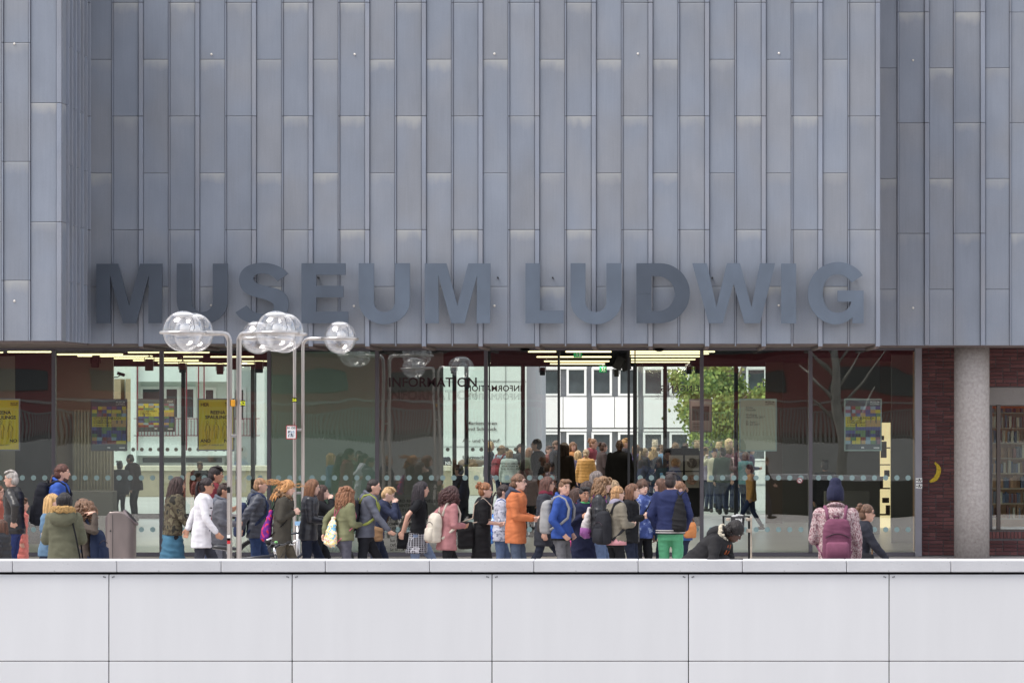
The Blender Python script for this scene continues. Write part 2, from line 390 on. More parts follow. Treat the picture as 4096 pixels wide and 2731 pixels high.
# ------------------------------------------------------------------ retaining wall with its coping
YW = 45.3
wallT = thing('parapet_wall', 'long white panelled parapet wall with pale stone coping in front of the square', 'wall', (-.5, YW, -2.5))
zc0_ = Z(2287, YW) - .002; core = MB().box(-12, 12, YW + .05, YW + .44, -2.5, zc0_); part('wall_core', core.mesh('wall_core', M('wall_gap', S(40, 40, 42), .9)), wallT)
xs = [X(p, YW) for p in (-320, 435.5, 1168.5, 1968, 2754, 3556.5, 4330)]
zs = [Z(2295, YW), Z(2643, YW), Z(2643, YW) - .94, Z(2643, YW) - 1.88]
scr = MB().disc((0, 0), .0075, -.004, 0, 10).mesh('screw', M('screw_grey', S(130, 130, 134), .4, metal=.6))
for i in range(6):
    for j in range(3):
        w, h = xs[i + 1] - xs[i] - .010, zs[j] - zs[j + 1] - .009
        p = part('wall_panel', MB().box(-w / 2, w / 2, 0, .03, -h / 2, h / 2, .003).mesh('wall_panel', PAINT_W), wallT, ((xs[i] + xs[i + 1]) / 2, YW, (zs[j] + zs[j + 1]) / 2))
        if j == 0:
            for sx in (-1, 1):
                for dx in (.035, .05): part('screw', scr, p, (sx * (w / 2 - dx), -.001, h / 2 - (.028 if dx < .04 else .022)), local=True)
zc0, zc1 = Z(2287, YW), Z(2239.5, YW)
x = X(52 - 416.8, YW); step = 416.8 * YW / F
cop = MB().box(-step / 2 + .003, step / 2 - .003, 0, .47, zc0 - zc1, 0, .006).mesh('coping_stone', STONE)
for k in range(12): part('coping_stone', cop, wallT, (x + step * (k + .5), YW - .03, zc1))

# ------------------------------------------------------------------ the museum
mus = thing('museum_building', 'grey zinc-clad museum with a glazed ground floor behind the queue', 'building', (-3, YF, 0))
pan_cache = {}
def panel_mesh(w, h, mat, key):
    k = (round(w, 3), round(h, 3), key)
    if k not in pan_cache:
        a, b = w / 2 - .002, w / 2 - .013
        def loop(hw, ztop, zbot, y): return [(-hw, y, ztop), (hw, y, ztop), (hw, y, zbot), (-hw, y, zbot)]
        m = MB().rings([loop(a, -.002, -h + .002, .035), loop(a, -.002, -h + .002, .007), loop(b, -.012, -h + .010, .0)])
        pan_cache[k] = m.mesh('zinc_panel', mat)
    return pan_cache[k]
rail_cache = {}
def rail_mesh(w, h, d):
    k = (round(w, 3), round(h, 3), d)
    if k not in rail_cache:
        rail_cache[k] = MB().box(-w / 2, w / 2, -d, .03, -h + .004, -.004, .006).mesh('standing_seam', ZINC_RAIL)
    return rail_cache[k]
def column(x0, x1, breaks, Y):
    for za, zb in zip(breaks[:-1], breaks[1:]):
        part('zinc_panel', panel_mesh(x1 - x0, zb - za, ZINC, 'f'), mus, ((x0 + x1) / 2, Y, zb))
def rail(x0, x1, breaks, Y, d):
    for za, zb in zip(breaks[:-1], breaks[1:]):
        part('standing_seam', rail_mesh(x1 - x0, zb - za, d), mus, ((x0 + x1) / 2, Y, zb))
def brk(first, base=Z0, stepz=1.8917, top=ZT):
    b = [base]; z = first
    while z < top - .05:
        if z > base + .05: b.append(z)
        z += stepz
    return b + [top]
A = brk(Z0 + 1.8995); B = brk(4.612)
Aoff = brk(Z0 + 1.8995, Z0 - .045)
xp = lambda p: X(p, YF)
column(xp(357.5), xp(448), B, YF)
for k in range(14):
    t = 450.3 + 226.5 * k
    rail(xp(t - 2.4), xp(t + 2.4), Aoff, YF, .018)
    if k < 13:
        column(xp(t + 2.6), xp(t + 104.5), A, YF); rail(xp(t + 104.5), xp(t + 121.8), Aoff, YF, .034)
        column(xp(t + 121.8), xp(t + 223.9), B, YF)
    else:
        column(xp(t + 2.6), xp(3502.5), A, YF); rail(xp(3502.5), xp(3520), Aoff, YF, .034)
# left block, nearer
xl = lambda p: X(p, YL)
A2 = brk(Z(1122, YL)); B2 = brk(Z(888, YL))
column(xl(-95), xl(8), B2, YL); rail(xl(8), xl(13.5), A2, YL, .03)
column(xl(13.5), xl(116), A2, YL); rail(xl(116), xl(121.5), A2, YL, .03)
column(xl(121.5), xl(228), B2, YL); rail(xl(228), xl(247), B2, YL, .045)
column(xl(-216), xl(-112), A2, YL); rail(xl(-112), xl(-95), A2, YL, .045)
# the return of the left block, seen edge on
nret = 7; dw = (YF - YL - .10) / nret; XR = xl(247)
for k in range(nret):
    yc = YL + .06 + dw * (k + .5)
    bs = A2 if k % 2 else B2
    for za, zb in zip(bs[:-1], bs[1:]):
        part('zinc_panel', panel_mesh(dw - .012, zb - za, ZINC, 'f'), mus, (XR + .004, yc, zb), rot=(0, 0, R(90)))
        part('standing_seam', rail_mesh(.018, zb - za, .05), mus, (XR, yc + dw / 2, zb), rot=(0, 0, R(90)))
# right block, farther
xr = lambda p: X(p, YR)
A3 = brk(Z(934, YR)); B3 = brk(Z(1157, YR))
column(xr(3506), xr(3589), B3, YR); rail(xr(3589), xr(3594.5), A3, YR, .028)
for k in range(3):
    o = 224 * k
    column(xr(3594.5 + o), xr(3698 + o), A3, YR); rail(xr(3698 + o), xr(3716 + o), A3, YR, .05)
    column(xr(3716 + o), xr(3814.5 + o), B3, YR); rail(xr(3814.5 + o), xr(3820 + o), A3, YR, .028)
# solid body behind the sheets and the underside
bodym = MB().box(-14.5, XR - .004, YL + .04, YF, Z0 + .02, ZT).box(-14.5, xp(3519), YF + .04, YR, Z0 + .02, ZT).box(-22.5, 9.0, YR + .04, YB, Z0 + .06, ZT)
part('upper_storey', bodym.mesh('upper_storey', ZINC_EDGE), mus)
sof = MB().box(-14.5, XR - .02, YL + .05, YG - .1, Z0 - .02, Z0 + .012).box(XR - .02, xp(3516), YF + .05, YG - .1, Z0 - .02, Z0 + .012).box(xp(3516), 9, YR + .05, YG - .1, Z0 - .02, Z0 + .012)
part('soffit', sof.mesh('soffit', ZINC_EDGE), mus)
strip = MB().box(-.035, .035, 0, 3.2, -.05, 0, .006).mesh('soffit_strip', ZINC_EDGE)
for k in range(14): part('soffit_strip', strip, mus, (xp(450.3 + 226.5 * k + 113), YF + .05, Z0 - .022))
studm = MB().ell((0, 0, 0), (.02, .014, .02), seg=10, rin=6).mesh('stud', M('stud_white', S(214, 210, 204), .4), True)
for px, py, Y in ((58, 176, YL), (58, 1204, YL), (846, 218, YF), (1419, 218, YF), (1978, 216, YF), (2552, 216, YF), (3116, 214, YF), (3652, 242, YR),
                  (845, 1221, YF), (1416, 1224, YF), (1978, 1223, YF), (3115, 1222, YF), (3652, 1231, YR)):
    part('stud', studm, mus, (X(px, Y), Y - .008, Z(py, Y)))

# glass front ------------------------------------------------------
zg = 3.60
part('head_frame', MB().box(-14, X(3686, YG), YG - .07, YG + .08, zg, Z0 + .05, .006).mesh('head_frame', FRAME), mus)
part('sill_frame', MB().box(-14, X(2230, YG), YG - .05, YG + .06, 0, .07, .006).mesh('sill_frame', FRAME), mus)
part('sill_frame', MB().box(X(2519, YG), X(3686, YG), YG - .05, YG + .06, 0, .07, .006).mesh('sill_frame', FRAME), mus)
mul = MB().box(-.033, .033, -.09, .07, .07, zg, .005)
for z in np.arange(.3, 3.5, .45): mul.disc((0, z), .006, -.093, -.09, 8)
mulm = mul.mesh('mullion', FRAME)
bays = [-648, -216, 216.5, 647, 1077, 1509, 1944, None, None, 2807, 3242, None]
for p in (-648, -216, 216.5, 647, 1077, 1509, 1944, 2807, 3242): part('mullion', mulm, mus, (X(p, YG), YG, 0))
endm = MB().box(X(3659, YG), X(3686, YG), YG - .12, YG + .08, 0, zg + .05, .005)
for z in np.arange(.2, 3.5, .3): endm.disc((X(3665, YG), z), .006, -.124 + YG, YG - .12, 8)
part('end_post', endm.mesh('end_post', FRAME_L), mus)
dpost = MB().box(-.022, .022, -.04, .05, 0, zg, .004).mesh('door_post', FRAME_D)
for p in (2235, 2515): part('door_post', dpost, mus, (X(p, YG), YG + .02, 0))
for p in (1957, 2540): part('door_post', MB().box(-.012, .012, -.02, .02, 0, zg, .003).mesh('door_post', FRAME_D), mus, (X(p, YG), YG + .06, 0))
panes = [(-642, -222), (-210, 210), (223, 640), (654, 1070), (1084, 1503), (1516, 1936), (1962, 2228), (2546, 2800), (2814, 3235), (3249, 3657)]
dotm = MB().disc((0, 0), .046, -.0015, 0, 20).mesh('frosted_dot', DOT)
for i, (p0, p1) in enumerate(panes):
    x0, x1 = X(p0, YG), X(p1, YG); door = i in (6, 7); y = YG + (.06 if door else 0)
    g = part('glass_pane', MB().box(-(x1 - x0) / 2, (x1 - x0) / 2, -.006, .006, .07, zg).mesh('glass_pane', GLASS_C if door else GLASS), mus, ((x0 + x1) / 2, y, 0))
    if i == 0: continue
    n = int(round((x1 - x0) / .196)); off = -(n - 1) * .196 / 2
    for k in range(n):
        for z in (1.373, .468): part('frosted_dot', dotm, g, (off + k * .196, -.0075, z), local=True)
sens = MB().box(-.085, .085, -.12, 0, -.045, 0, .02).box(-.05, .05, -.16, -.09, -.055, -.02, .012).mesh('door_sensor', BLACK)
for p in (2101, 2637): single('door_sensor', sens, 'black motion sensor above the entrance, %s' % ('left of the green exit sign' if p < 2300 else 'above the mirrored entrance lettering'), 'sensor', (X(p, YG), YG - .07, zg + .03), 'door sensors')

# brick pier, column, brick wall with a window ----------------------
zbr = 3.69
pier = part('brick_pier', MB().box(X(3687, YG), X(3970, YG), YG + .02, YG + .4, 0, zbr).mesh('brick_pier', MORTAR), mus)
bw, bh, bc = .240, .0555, .0665
bric = {}
def brick(parent, x0, x1, z, y, vert=False):
    w = x1 - x0; h = bh if not vert else .118
    k = (round(w, 3), h)
    if k not in bric: bric[k] = MB().box(-w / 2, w / 2, 0, .03, 0, h, .004).mesh('brick', BRICK if len(bric) % 2 else BRICK2)
    part('brick', bric[k], parent, ((x0 + x1) / 2, y + RNG.uniform(-.002, .002), z))
def bricks(parent, x0, x1, z0, z1, y):
    r = 0; z = z0
    while z + bh < z1 + .004:
        x = x0 - (.127 if r % 2 else 0) - .25 * ((r * 7) % 3 == 0) * .5
        while x < x1 - .03:
            L = bw if (r * 3 + int(x * 40)) % 7 else .115
            a, b = max(x, x0), min(x + L, x1)
            if b - a > .03: brick(parent, a, b, z, y)
            x += L + .0135
        z += bc; r += 1
bricks(pier, X(3687, YG), X(3822, YG), .02, zbr, YG)
rw = part('brick_wall', MB().box(X(3971, YG), X(4420, YG), YG + .02, YG + .4, 0, Z(2122, YG)).mesh('brick_wall', MORTAR), mus)
rw2 = part('brick_wall', MB().box(X(3971, YG), X(4420, YG), YG + .02, YG + .4, Z(1550, YG), zbr).mesh('brick_wall', MORTAR), mus)
bricks(rw, X(3955, YG), X(4180, YG), .02, Z(2156, YG), YG)
bricks(rw2, X(3955, YG), X(4180, YG), Z(1545, YG), zbr, YG)
x = X(3955, YG)
while x < X(4170, YG):
    brick(rw, x, x + .0535, Z(2153, YG) + .002, YG, True); x += .0645
part('lintel', MB().box(X(3930, YG), X(4420, YG), YG - .01, YG + .4, Z(1620, YG), Z(1548, YG), .01).mesh('lintel', CONC_D), mus)
win = part('shop_window', MB().box(X(3930, YG), X(4420, YG), YG + .02, YG + .10, Z(2121, YG), Z(2116, YG)).box(X(3987, YG), X(4002, YG), YG - .02, YG + .10, Z(2116, YG), Z(1620, YG), .004).box(X(3930, YG), X(4420, YG), YG + .03, YG + .10, Z(1624, YG), Z(1620, YG)).mesh('shop_window', M('window_bronze', S(86, 76, 72), .45, spec=.5)), mus)
part('glass_pane', MB().box(X(4003, YG), X(4420, YG), YG + .055, YG + .065, Z(2116, YG), Z(1625, YG)).mesh('glass_pane', GLASS), win, (0, 0, 0))
part('glass_pane', MB().box(X(3930, YG), X(3986, YG), YG + .055, YG + .065, Z(2116, YG), Z(1625, YG)).mesh('glass_pane', GLASS), win, (0, 0, 0))
part('wall_behind', MB().box(X(3690, YG), 7.9, YG + 2.6, YG + 2.8, 0, zbr).mesh('wall_behind', M('shop_backwall', S(190, 150, 120), .8, var=.1, vscale=1.2)), mus)
part('display_ledge', MB().box(X(3930, YG), 7.9, YG + .12, YG + 1.1, .3, Z(2112, YG)).mesh('display_ledge', M('ledge_white', S(206, 208, 210), .6)), mus)
bs_ = thing('bookshelf', 'bookshelf with rows of coloured books behind the right shop window', 'bookshelf', (X(4060, 75.2), 75.2, 0))
SHF = M('shelf_board', S(196, 176, 150), .7); rg = random.Random(2)
BKC = [M('book_%s' % n_, S(*c_), .7, rand=.2) for n_, c_ in (('blue', (110, 118, 138)), ('red', (140, 96, 88)), ('cream', (214, 204, 180)), ('orange', (180, 140, 106)), ('grey', (130, 130, 136)))]
for k in range(8):
    z = .62 + k * .27
    part('shelf', MB().box(X(3950, 75.2), X(4300, 75.2), 75.2, 75.5, z - .02, z).mesh('shelf', SHF), bs_)
    x = X(3962, 75.2)
    while x < X(4110, 75.2):
        w = rg.uniform(.025, .06); h = rg.uniform(.16, .23)
        if rg.random() < .85: part('book', MB().box(0, w - .004, 0, .2, 0, h).mesh('book', rg.choice(BKC)), bs_, (x, 75.22 + rg.uniform(0, .03), z + .001))
        x += w
part('shop_lamp_panel', MB().box(X(3960, 74.6), X(4300, 74.6), 74.6, 74.9, Z(1632, 74.6), Z(1624, 74.6)).mesh('shop_lamp_panel', M('orange_band', S(206, 112, 60), .6)), bs_)
col = MB(); xc = X(3887, 72.6); rad = .305
col.rings([[(xc + rad * math.cos(2 * math.pi * i / 56), 72.6 + rad * math.sin(2 * math.pi * i / 56), z) for i in range(56)] for z in (0, 1.2, 2.4, Z0)])
single('concrete_column', col.mesh('concrete_column', CONC, True), 'round rough concrete column in front of the red brick wall', 'column')

# ------------------------------------------------------------------ the sign letters
YS = 69.74
sgn = thing('building_sign', 'large slate grey capital letters spelling the museum name across the zinc facade', 'sign', (-3, YS, 4))
def l1(pts): return [(X(300 + a / 1.3835, YS), Z(1000 + b / 1.3835, YS)) for a, b in pts]
def l2(pts): return [(X(2000 + a / 1.3835, YS), Z(1000 + b / 1.3835, YS)) for a, b in pts]
def arc(cx, cy, rx, ry, a0, a1, n=14): return [(cx + rx * math.cos(R(a0 + (a1 - a0) * i / n)), cy + ry * math.sin(R(a0 + (a1 - a0) * i / n))) for i in range(n + 1)]
def Ush(a, b, c, d, t=73):
    o, i = (d - a) / 2, (c - b) / 2; mo, mi = (a + d) / 2, (b + c) / 2
    return [(a, t)] + arc(mo, 283, o, 128, 180, 0) + [(d, t), (c, t)] + arc(mi, 289, i, 54, 0, 180) + [(b, t)]
def Msh(a, d, t=76):
    w = d - a; f = lambda u: a + w * u
    return [(f(0), t), (f(.33), t), (f(.498), 306), (f(.663), t), (f(1), t), (f(.995), 405), (f(.79), 405), (f(.797), 142), (f(.606), 405), (f(.405), 405), (f(.207), 140), (f(.215), 405), (f(0), 405)]
Ssh = [(1180, 130), (1150, 100), (1100, 78), (1042, 69), (985, 75), (940, 95), (915, 125), (906, 165), (915, 205), (935, 232), (965, 250), (1010, 263), (1060, 275), (1090, 290), (1102, 308), (1098, 330), (1080, 347), (1050, 354), (1010, 350), (975, 335), (948, 307),
       (888, 345), (915, 380), (960, 402), (1020, 413), (1080, 408), (1135, 388), (1170, 355), (1184, 310), (1178, 265), (1155, 232), (1115, 212), (1060, 200), (1020, 190), (992, 175), (985, 155), (995, 138), (1020, 130), (1060, 130), (1095, 145), (1120, 172)]
Esh = [(1253, 73), (1497, 73), (1497, 137), (1335, 137), (1335, 198), (1485, 198), (1485, 262), (1335, 262), (1335, 340), (1512, 340), (1512, 405), (1253, 405)]
Lsh = [(141, 73), (221, 73), (221, 334), (352, 334), (352, 405), (141, 405)]
Dsh = [(755, 73)] + arc(885, 239, 166, 166, -90, 90, 20) + [(755, 405), (838, 338)] + arc(873, 241.5, 94, 96.5, 90, -90, 16) + [(838, 145), (838, 338), (755, 405)]
Dsh = [(755, 73)] + arc(885, 239, 166, 166, -90, 90, 20) + [(755, 405), (755, 242), (838, 242), (838, 338)] + arc(873, 241.5, 94, 96.5, 90, -90, 16) + [(838, 145), (838, 241), (755, 241)]
Wsh = [(1064, 73), (1145, 73), (1198, 315), (1256, 73), (1328, 73), (1392, 318), (1438, 73), (1523, 73), (1440, 405), (1353, 405), (1293, 187), (1232, 405), (1155, 405)]
Ish = [(1556, 75), (1639, 75), (1639, 406), (1556, 406)]
Gsh = [(2008, 140), (1985, 110), (1945, 82), (1895, 67), (1850, 66), (1800, 80), (1755, 110), (1722, 155), (1704, 210), (1703, 265), (1718, 318), (1750, 365), (1795, 398), (1845, 413), (1890, 408), (1925, 393), (1950, 373), (1950, 405), (2012, 405), (2012, 224), (1868, 224), (1868, 286), (1945, 286), (1938, 310), (1918, 333), (1890, 346), (1855, 347), (1820, 332), (1797, 300), (1786, 255), (1787, 215), (1800, 172), (1825, 145), (1858, 133), (1895, 137), (1925, 155), (1947, 179)]
def chaikin(pts, corners):
    idx = [i for i, q in enumerate(pts) if q in corners]; out = []
    for a, b in zip(idx, idx[1:] + [idx[0] + len(pts)]):
        seg = [pts[i % len(pts)] for i in range(a, b + 1)]
        for _ in range(2):
            if len(seg) > 2: seg = [seg[0]] + [q for u, v in zip(seg[:-1], seg[1:]) for q in ((.75 * u[0] + .25 * v[0], .75 * u[1] + .25 * v[1]), (.25 * u[0] + .75 * v[0], .25 * u[1] + .75 * v[1]))] + [seg[-1]]
        out += seg[:-1]
    return out
Ssh = chaikin(Ssh, [(1180, 130), (948, 307), (888, 345), (1120, 172)])
Gsh = chaikin(Gsh, [(2008, 140), (1950, 373), (1950, 405), (2012, 405), (2012, 224), (1868, 224), (1868, 286), (1945, 286), (1947, 179)])
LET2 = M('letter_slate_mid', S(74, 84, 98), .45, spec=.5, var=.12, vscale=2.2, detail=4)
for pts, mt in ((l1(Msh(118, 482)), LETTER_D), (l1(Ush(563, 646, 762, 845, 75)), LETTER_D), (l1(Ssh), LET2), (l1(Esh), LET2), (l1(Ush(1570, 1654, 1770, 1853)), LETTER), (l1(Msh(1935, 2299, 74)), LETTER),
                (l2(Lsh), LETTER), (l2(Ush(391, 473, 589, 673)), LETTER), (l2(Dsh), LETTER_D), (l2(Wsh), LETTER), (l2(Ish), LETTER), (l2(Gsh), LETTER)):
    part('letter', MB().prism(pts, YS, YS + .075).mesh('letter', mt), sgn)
    c = np.mean(np.array(pts), 0)
pin = MB().cyl((0, 0, 0), (0, .22, 0), .014, 8).mesh('letter_pin', FRAME_D)
for px in (390, 560, 745, 890, 1010, 1270, 1460, 1610, 1730, 1880, 1990, 2210, 2310, 2450, 2590, 2850, 2960, 3160, 3280, 3420): part('letter_pin', pin, sgn, (X(px, YS), YS + .07, Z(1110, YS)))

# ------------------------------------------------------------------ inside the lobby
lob = thing('lobby_interior', 'lobby behind the glass with partitions, pale floor and a rear glass wall', 'interior', (-4, 90, 0))
part('lobby_ceiling', MB().box(-22, 7.8, YG + .1, YB, 3.68, 3.715).mesh('lobby_ceiling', CEIL), lob)
for k, y in enumerate(np.arange(75.4, 97, 1.6)):
    part('ceiling_batten', MB().box(-22, 7.8, y, y + .07, 3.60, 3.68).mesh('ceiling_batten', INT_BLK), lob)
part('lobby_floor', MB().box(-22, 7.8, YG + .1, YB, .002, .008).mesh('lobby_floor', FLOOR_I), lob)
part('side_wall', MB().box(-22.2, -22, YG, YB, 0, 3.7).mesh('side_wall', INT_W), lob)
part('side_wall', MB().box(7.8, 8.0, YG, YB, 0, 3.7).mesh('side_wall', INT_D), lob)
def partition(p0, p1, Y, mat, z0=0, z1=3.68, t=.15, name='partition'):
    return part(name, MB().box(X(p0, Y), X(p1, Y), Y, Y + t, z0, z1, .005).mesh(name, mat), lob)
partition(-900, 60, 82, INT_W); partition(60, 216, 80, INT_BLK); partition(200, 452, 84, INT_TAN)
partition(1079, 1506, 76, INT_G); partition(1512, 1772, 77, INT_D)
cur = MB(); Yc = 83.7; n = 60
prof = [(X(290 + (446 - 290) * i / n, Yc), Yc + .07 * math.sin(i * 1.25)) for i in range(n + 1)]
cur.rings([[(a, b, .02) for a, b in prof] + [(a, b + .02, .02) for a, b in prof[::-1]], [(a, b, 2.55) for a, b in prof] + [(a, b + .02, 2.55) for a, b in prof[::-1]]])
part('curtain', cur.mesh('curtain', CURT, True), lob)
partition(3062, 3130, 94, INT_BR); partition(3130, 3236, 95, INT_D); partition(3232, 3520, 86, INT_D); partition(3566, 3670, 80.5, INT_D); partition(3500, 3580, 92, INT_BR)
part('lit_shelf', MB().box(X(3516, 90), X(3562, 90), 90, 90.3, Z(2110, 90), Z(1690, 90)).mesh('lit_shelf', SHELF_GLOW), lob)
shf = M('shelf_item', S(96, 70, 52), .7, rand=.4)
for k, (a, b, c, d) in enumerate(((3524, 3546, 1830, 1765), (3538, 3558, 1905, 1880), (3520, 3536, 1760, 1742), (3530, 3556, 2010, 1990), (3518, 3560, 1793, 1788), (3518, 3560, 1860, 1856), (3518, 3560, 1955, 1950), (3518, 3560, 2060, 2054), (3518, 3532, 1950, 1905), (3544, 3560, 2054, 2020))):
    part('shelf_item', MB().box(X(a, 89.8), X(b, 89.8), 89.75, 89.95, Z(c, 89.8), Z(d, 89.8)).mesh('shelf_item', shf), lob)
for p0, p1, Y in ((250, 452, 79.5), (3300, 3480, 79)):       # low counters
    part('counter', MB().box(X(p0, Y), X(p1, Y), Y, Y + .6, 0, 1.02, .01).mesh('counter', INT_D), lob)
# rear glass wall
zr0 = 3.69
part('rear_lintel', MB().box(-22, 7.8, YB - .1, YB + .2, 3.55, 3.75).mesh('rear_lintel', INT_BLK), lob)
for p in (405, 734, 1012, 1295, 1560, 1818, 1866, 2092, 2540, 2660, 2944, 3300, 3620):
    part('rear_post', MB().box(X(p - 8, YB), X(p + 8, YB), YB - .08, YB + .08, 0, 3.6, .004).mesh('rear_post', FRAME_D), lob)
part('rear_sill', MB().box(-22, X(2092, YB), YB - .06, YB + .06, 0, .12).mesh('rear_sill', FRAME_D), lob)
rp = [(-200, 397), (413, 726), (742, 1004), (1020, 1287), (1303, 1552), (1568, 1810), (1874, 2084), (2548, 2652), (2668, 2936), (2952, 3292)]
dot2 = MB().disc((0, 0), .046, -.002, 0, 14).mesh('rear_dot', DOT_B)
for a, b in rp:
    x0, x1 = X(a, YB), X(b, YB); g = part('rear_pane', MB().box(-(x1 - x0) / 2, (x1 - x0) / 2, -.006, .006, .12, 3.55).mesh('rear_pane', GLASS_B), lob, ((x0 + x1) / 2, YB, 0))
    if a < 400 or 1000 < a < 1500: continue
    for k in range(int((x1 - x0) / .2)): part('rear_dot', dot2, g, (-(x1 - x0) / 2 + .1 + k * .2, -.008, Z(1797, YB)), local=True)
# lamps under the ceiling
def tube_lamp(p0, p1, Y, where):
    x0, x1 = X(p0, Y), X(p1, Y)
    t = thing('ceiling_light', where, 'ceiling light', ((x0 + x1) / 2, Y, 3.66), 0, 'fluorescent tubes under the lobby ceiling')
    part('tube', MB().box(x0, x1, Y - .04, Y + .04, 3.578, 3.606, .010).mesh('tube', TUBE), t)
    ld = bpy.data.lights.new('tube_light', 'AREA'); ld.shape = 'RECTANGLE'; ld.size = x1 - x0; ld.size_y = .05; ld.energy = 11 * (x1 - x0); ld.color = (1.0, .90, .70)
    lo = bpy.data.objects.new('tube_light', ld); COL.objects.link(lo); lo.parent = t; lo.location = (0, 0, -.092)
    part('housing', MB().box(x0 - .03, x1 + .03, Y - .07, Y + .07, 3.615, 3.66).mesh('housing', INT_BLK), t)
tl = 'long fluorescent tube glowing under the lobby ceiling, '
TL = [(30, 205, 75, 'at the far left bay'), (-200, 12, 75.5, 'partly beyond the left edge'), (228, 492, 78.6, 'second row left of the lamp globes'), (512, 838, 75.6, 'front row left of the lamp globes'), (310, 368, 81, 'short stretch left in the third row'), (400, 610, 81.4, 'third row above the mosaic poster'),
      (428, 708, 85, 'fourth row above the mosaic poster'), (532, 795, 89, 'fifth row below the left globes'), (632, 810, 94, 'sixth row below the left globes'), (746, 990, 95.5, 'last row near the lamp poles'), (730, 812, 82.2, 'short piece under the left globe'), (842, 1016, 82.4, 'between the two front lamp poles'), (968, 1070, 90, 'fifth row right of the lamp poles'), (968, 1020, 95.5, 'last row right of the lamp poles'),
      (2112, 2225, 74.6, 'front row left of the door post'), (2262, 2446, 74.6, 'front row in the open doorway'), (2146, 2446, 82.5, 'second row in the open doorway'), (2176, 2438, 90.5, 'third row in the open doorway'), (2200, 2420, 96, 'fourth row in the open doorway'),
      (2520, 2860, 74.6, 'front row above the mirrored entrance lettering'), (2520, 2836, 77.6, 'second row above the entrance lettering'), (2520, 2800, 81.8, 'third row above the entrance lettering'), (2522, 2782, 87, 'fourth row above the entrance lettering'), (2522, 2760, 92, 'fifth row above the entrance lettering')]
for a, b, y, w in TL: tube_lamp(a, b, y, tl + w)
def spot(px, py, Y, sz, label, tilt=0):
    t = thing('spotlight', label, 'spotlight', (X(px, Y), Y, Z(py, Y)), 0, 'black spotlights under the lobby ceiling')
    h = MB().box(-sz / 2, sz / 2, -sz * .5, sz * .5, -sz * .75, sz * .75, .012); part('lamp_head', h.mesh('lamp_head', BLACK), t, (0, 0, 0), local=True, rot=(0, R(tilt), 0))
    hh = 3.60 - Z(py, Y)
    y2 = MB().tube([(-sz * .62, 0, -sz * .2), (-sz * .62, 0, sz * .9), (0, 0, sz * 1.05), (sz * .62, 0, sz * .9), (sz * .62, 0, -sz * .2)], .008, 6).cyl((0, 0, sz), (0, 0, max(hh, sz * 1.1)), .012, 6)
    part('yoke', y2.mesh('yoke', BLACK), t, (0, 0, 0), local=True)
for px, py, Y, sz, w in ((382, 1447, 84, .15, 'left of the camera on its post'), (597, 1459, 80, .15, 'above the half hidden mosaic poster'), (731, 1471, 82, .13, 'above the left bay centre post'), (880, 1478, 85, .13, 'just left of the lamp poles'), (939, 1462, 86, .11, 'between the two front lamp poles'), (1036, 1468, 82, .15, 'left of the green panel'),
                         (2466, 1492, 88, .10, 'in the open doorway'), (2756, 1480, 92, .12, 'above the mirrored entrance lettering'), (2790, 1478, 90, .11, 'left of the mullion by the tree'), (1815, 1478, 92, .12, 'above the doubled lettering'), (2170, 1485, 95, .12, 'left of the entrance door post')):
    spot(px, py, Y, sz, 'black box spotlight hanging from the lobby ceiling ' + w)
spot(2476, 1450, 76.5, .17, 'large black spotlight tilted down beside the door post', 25); spot(2500, 1455, 77, .17, 'large black spotlight behind the tilted one at the door post', -20)
def exitsign(px, py, Y, w, h, label):
    t = thing('exit_sign', label, 'exit sign', (X(px, Y), Y, Z(py, Y)), 0, 'green exit signs')
    part('sign_plate', MB().box(-w / 2, w / 2, 0, .03, -h / 2, h / 2, .004).mesh('sign_plate', M('exit_green', S(30, 140, 80), .5, emit=S(30, 140, 80), estr=.25)), t, (0, 0, 0), local=True)
    q = MB(); u = h / 10
    q.disc((-w * .12, 2.6 * u), .9 * u, -.004, -.001, 10).prism([(-w * .2, 1.6 * u), (-w * .05, 1.8 * u), (-w * .02, -.8 * u), (-w * .12, -1.0 * u)], -.004, -.001)
    q.prism([(-w * .10, -.9 * u), (-w * .02, -.9 * u), (w * .06, -3.2 * u), (w * .0, -3.4 * u)], -.004, -.001).prism([(-w * .12, -.9 * u), (-w * .06, -.9 * u), (-w * .2, -3.0 * u), (-w * .27, -2.6 * u)], -.004, -.001)
    q.prism([(w * .16, 3.4 * u), (w * .34, 3.4 * u), (w * .34, -3.4 * u), (w * .16, -3.4 * u)], -.004, -.001)
    part('pictogram', q.mesh('pictogram', TXT_W), t, (0, -.001, 0), local=True)
    part('hanger', MB().box(-.01, .01, .005, .02, h / 2, max(h / 2 + .02, 3.60 - Z(py, Y))).mesh('hanger', BLACK), t, (0, 0, 0), local=True)
exitsign(2311, 1416, 75.5, .15, .12, 'green exit sign with running figure at the top of the open doorway')
exitsign(2412, 1478, 96, .165, .13, 'smaller green exit sign farther back in the doorway')
camT = thing('security_camera', 'red brown security camera on a bracket beside the left rear post', 'camera', (X(484, 95), 95, Z(1496, 95)))
part('camera_body', MB().box(-.09, .09, -.04, .04, -.035, .035, .012).mesh('camera_body', M('camera_red', S(96, 44, 48), .5)), camT, (0, 0, 0), local=True, rot=(0, R(18), 0))
part('bracket', MB().tube([(-.03, 0, -.03), (-.08, 0, -.07), (-.19, 0, -.07)], .012, 6).box(-.2, -.17, -.03, .03, -.6, .1).mesh('bracket', MATS['camera_red']), camT, (0, 0, 0), local=True)

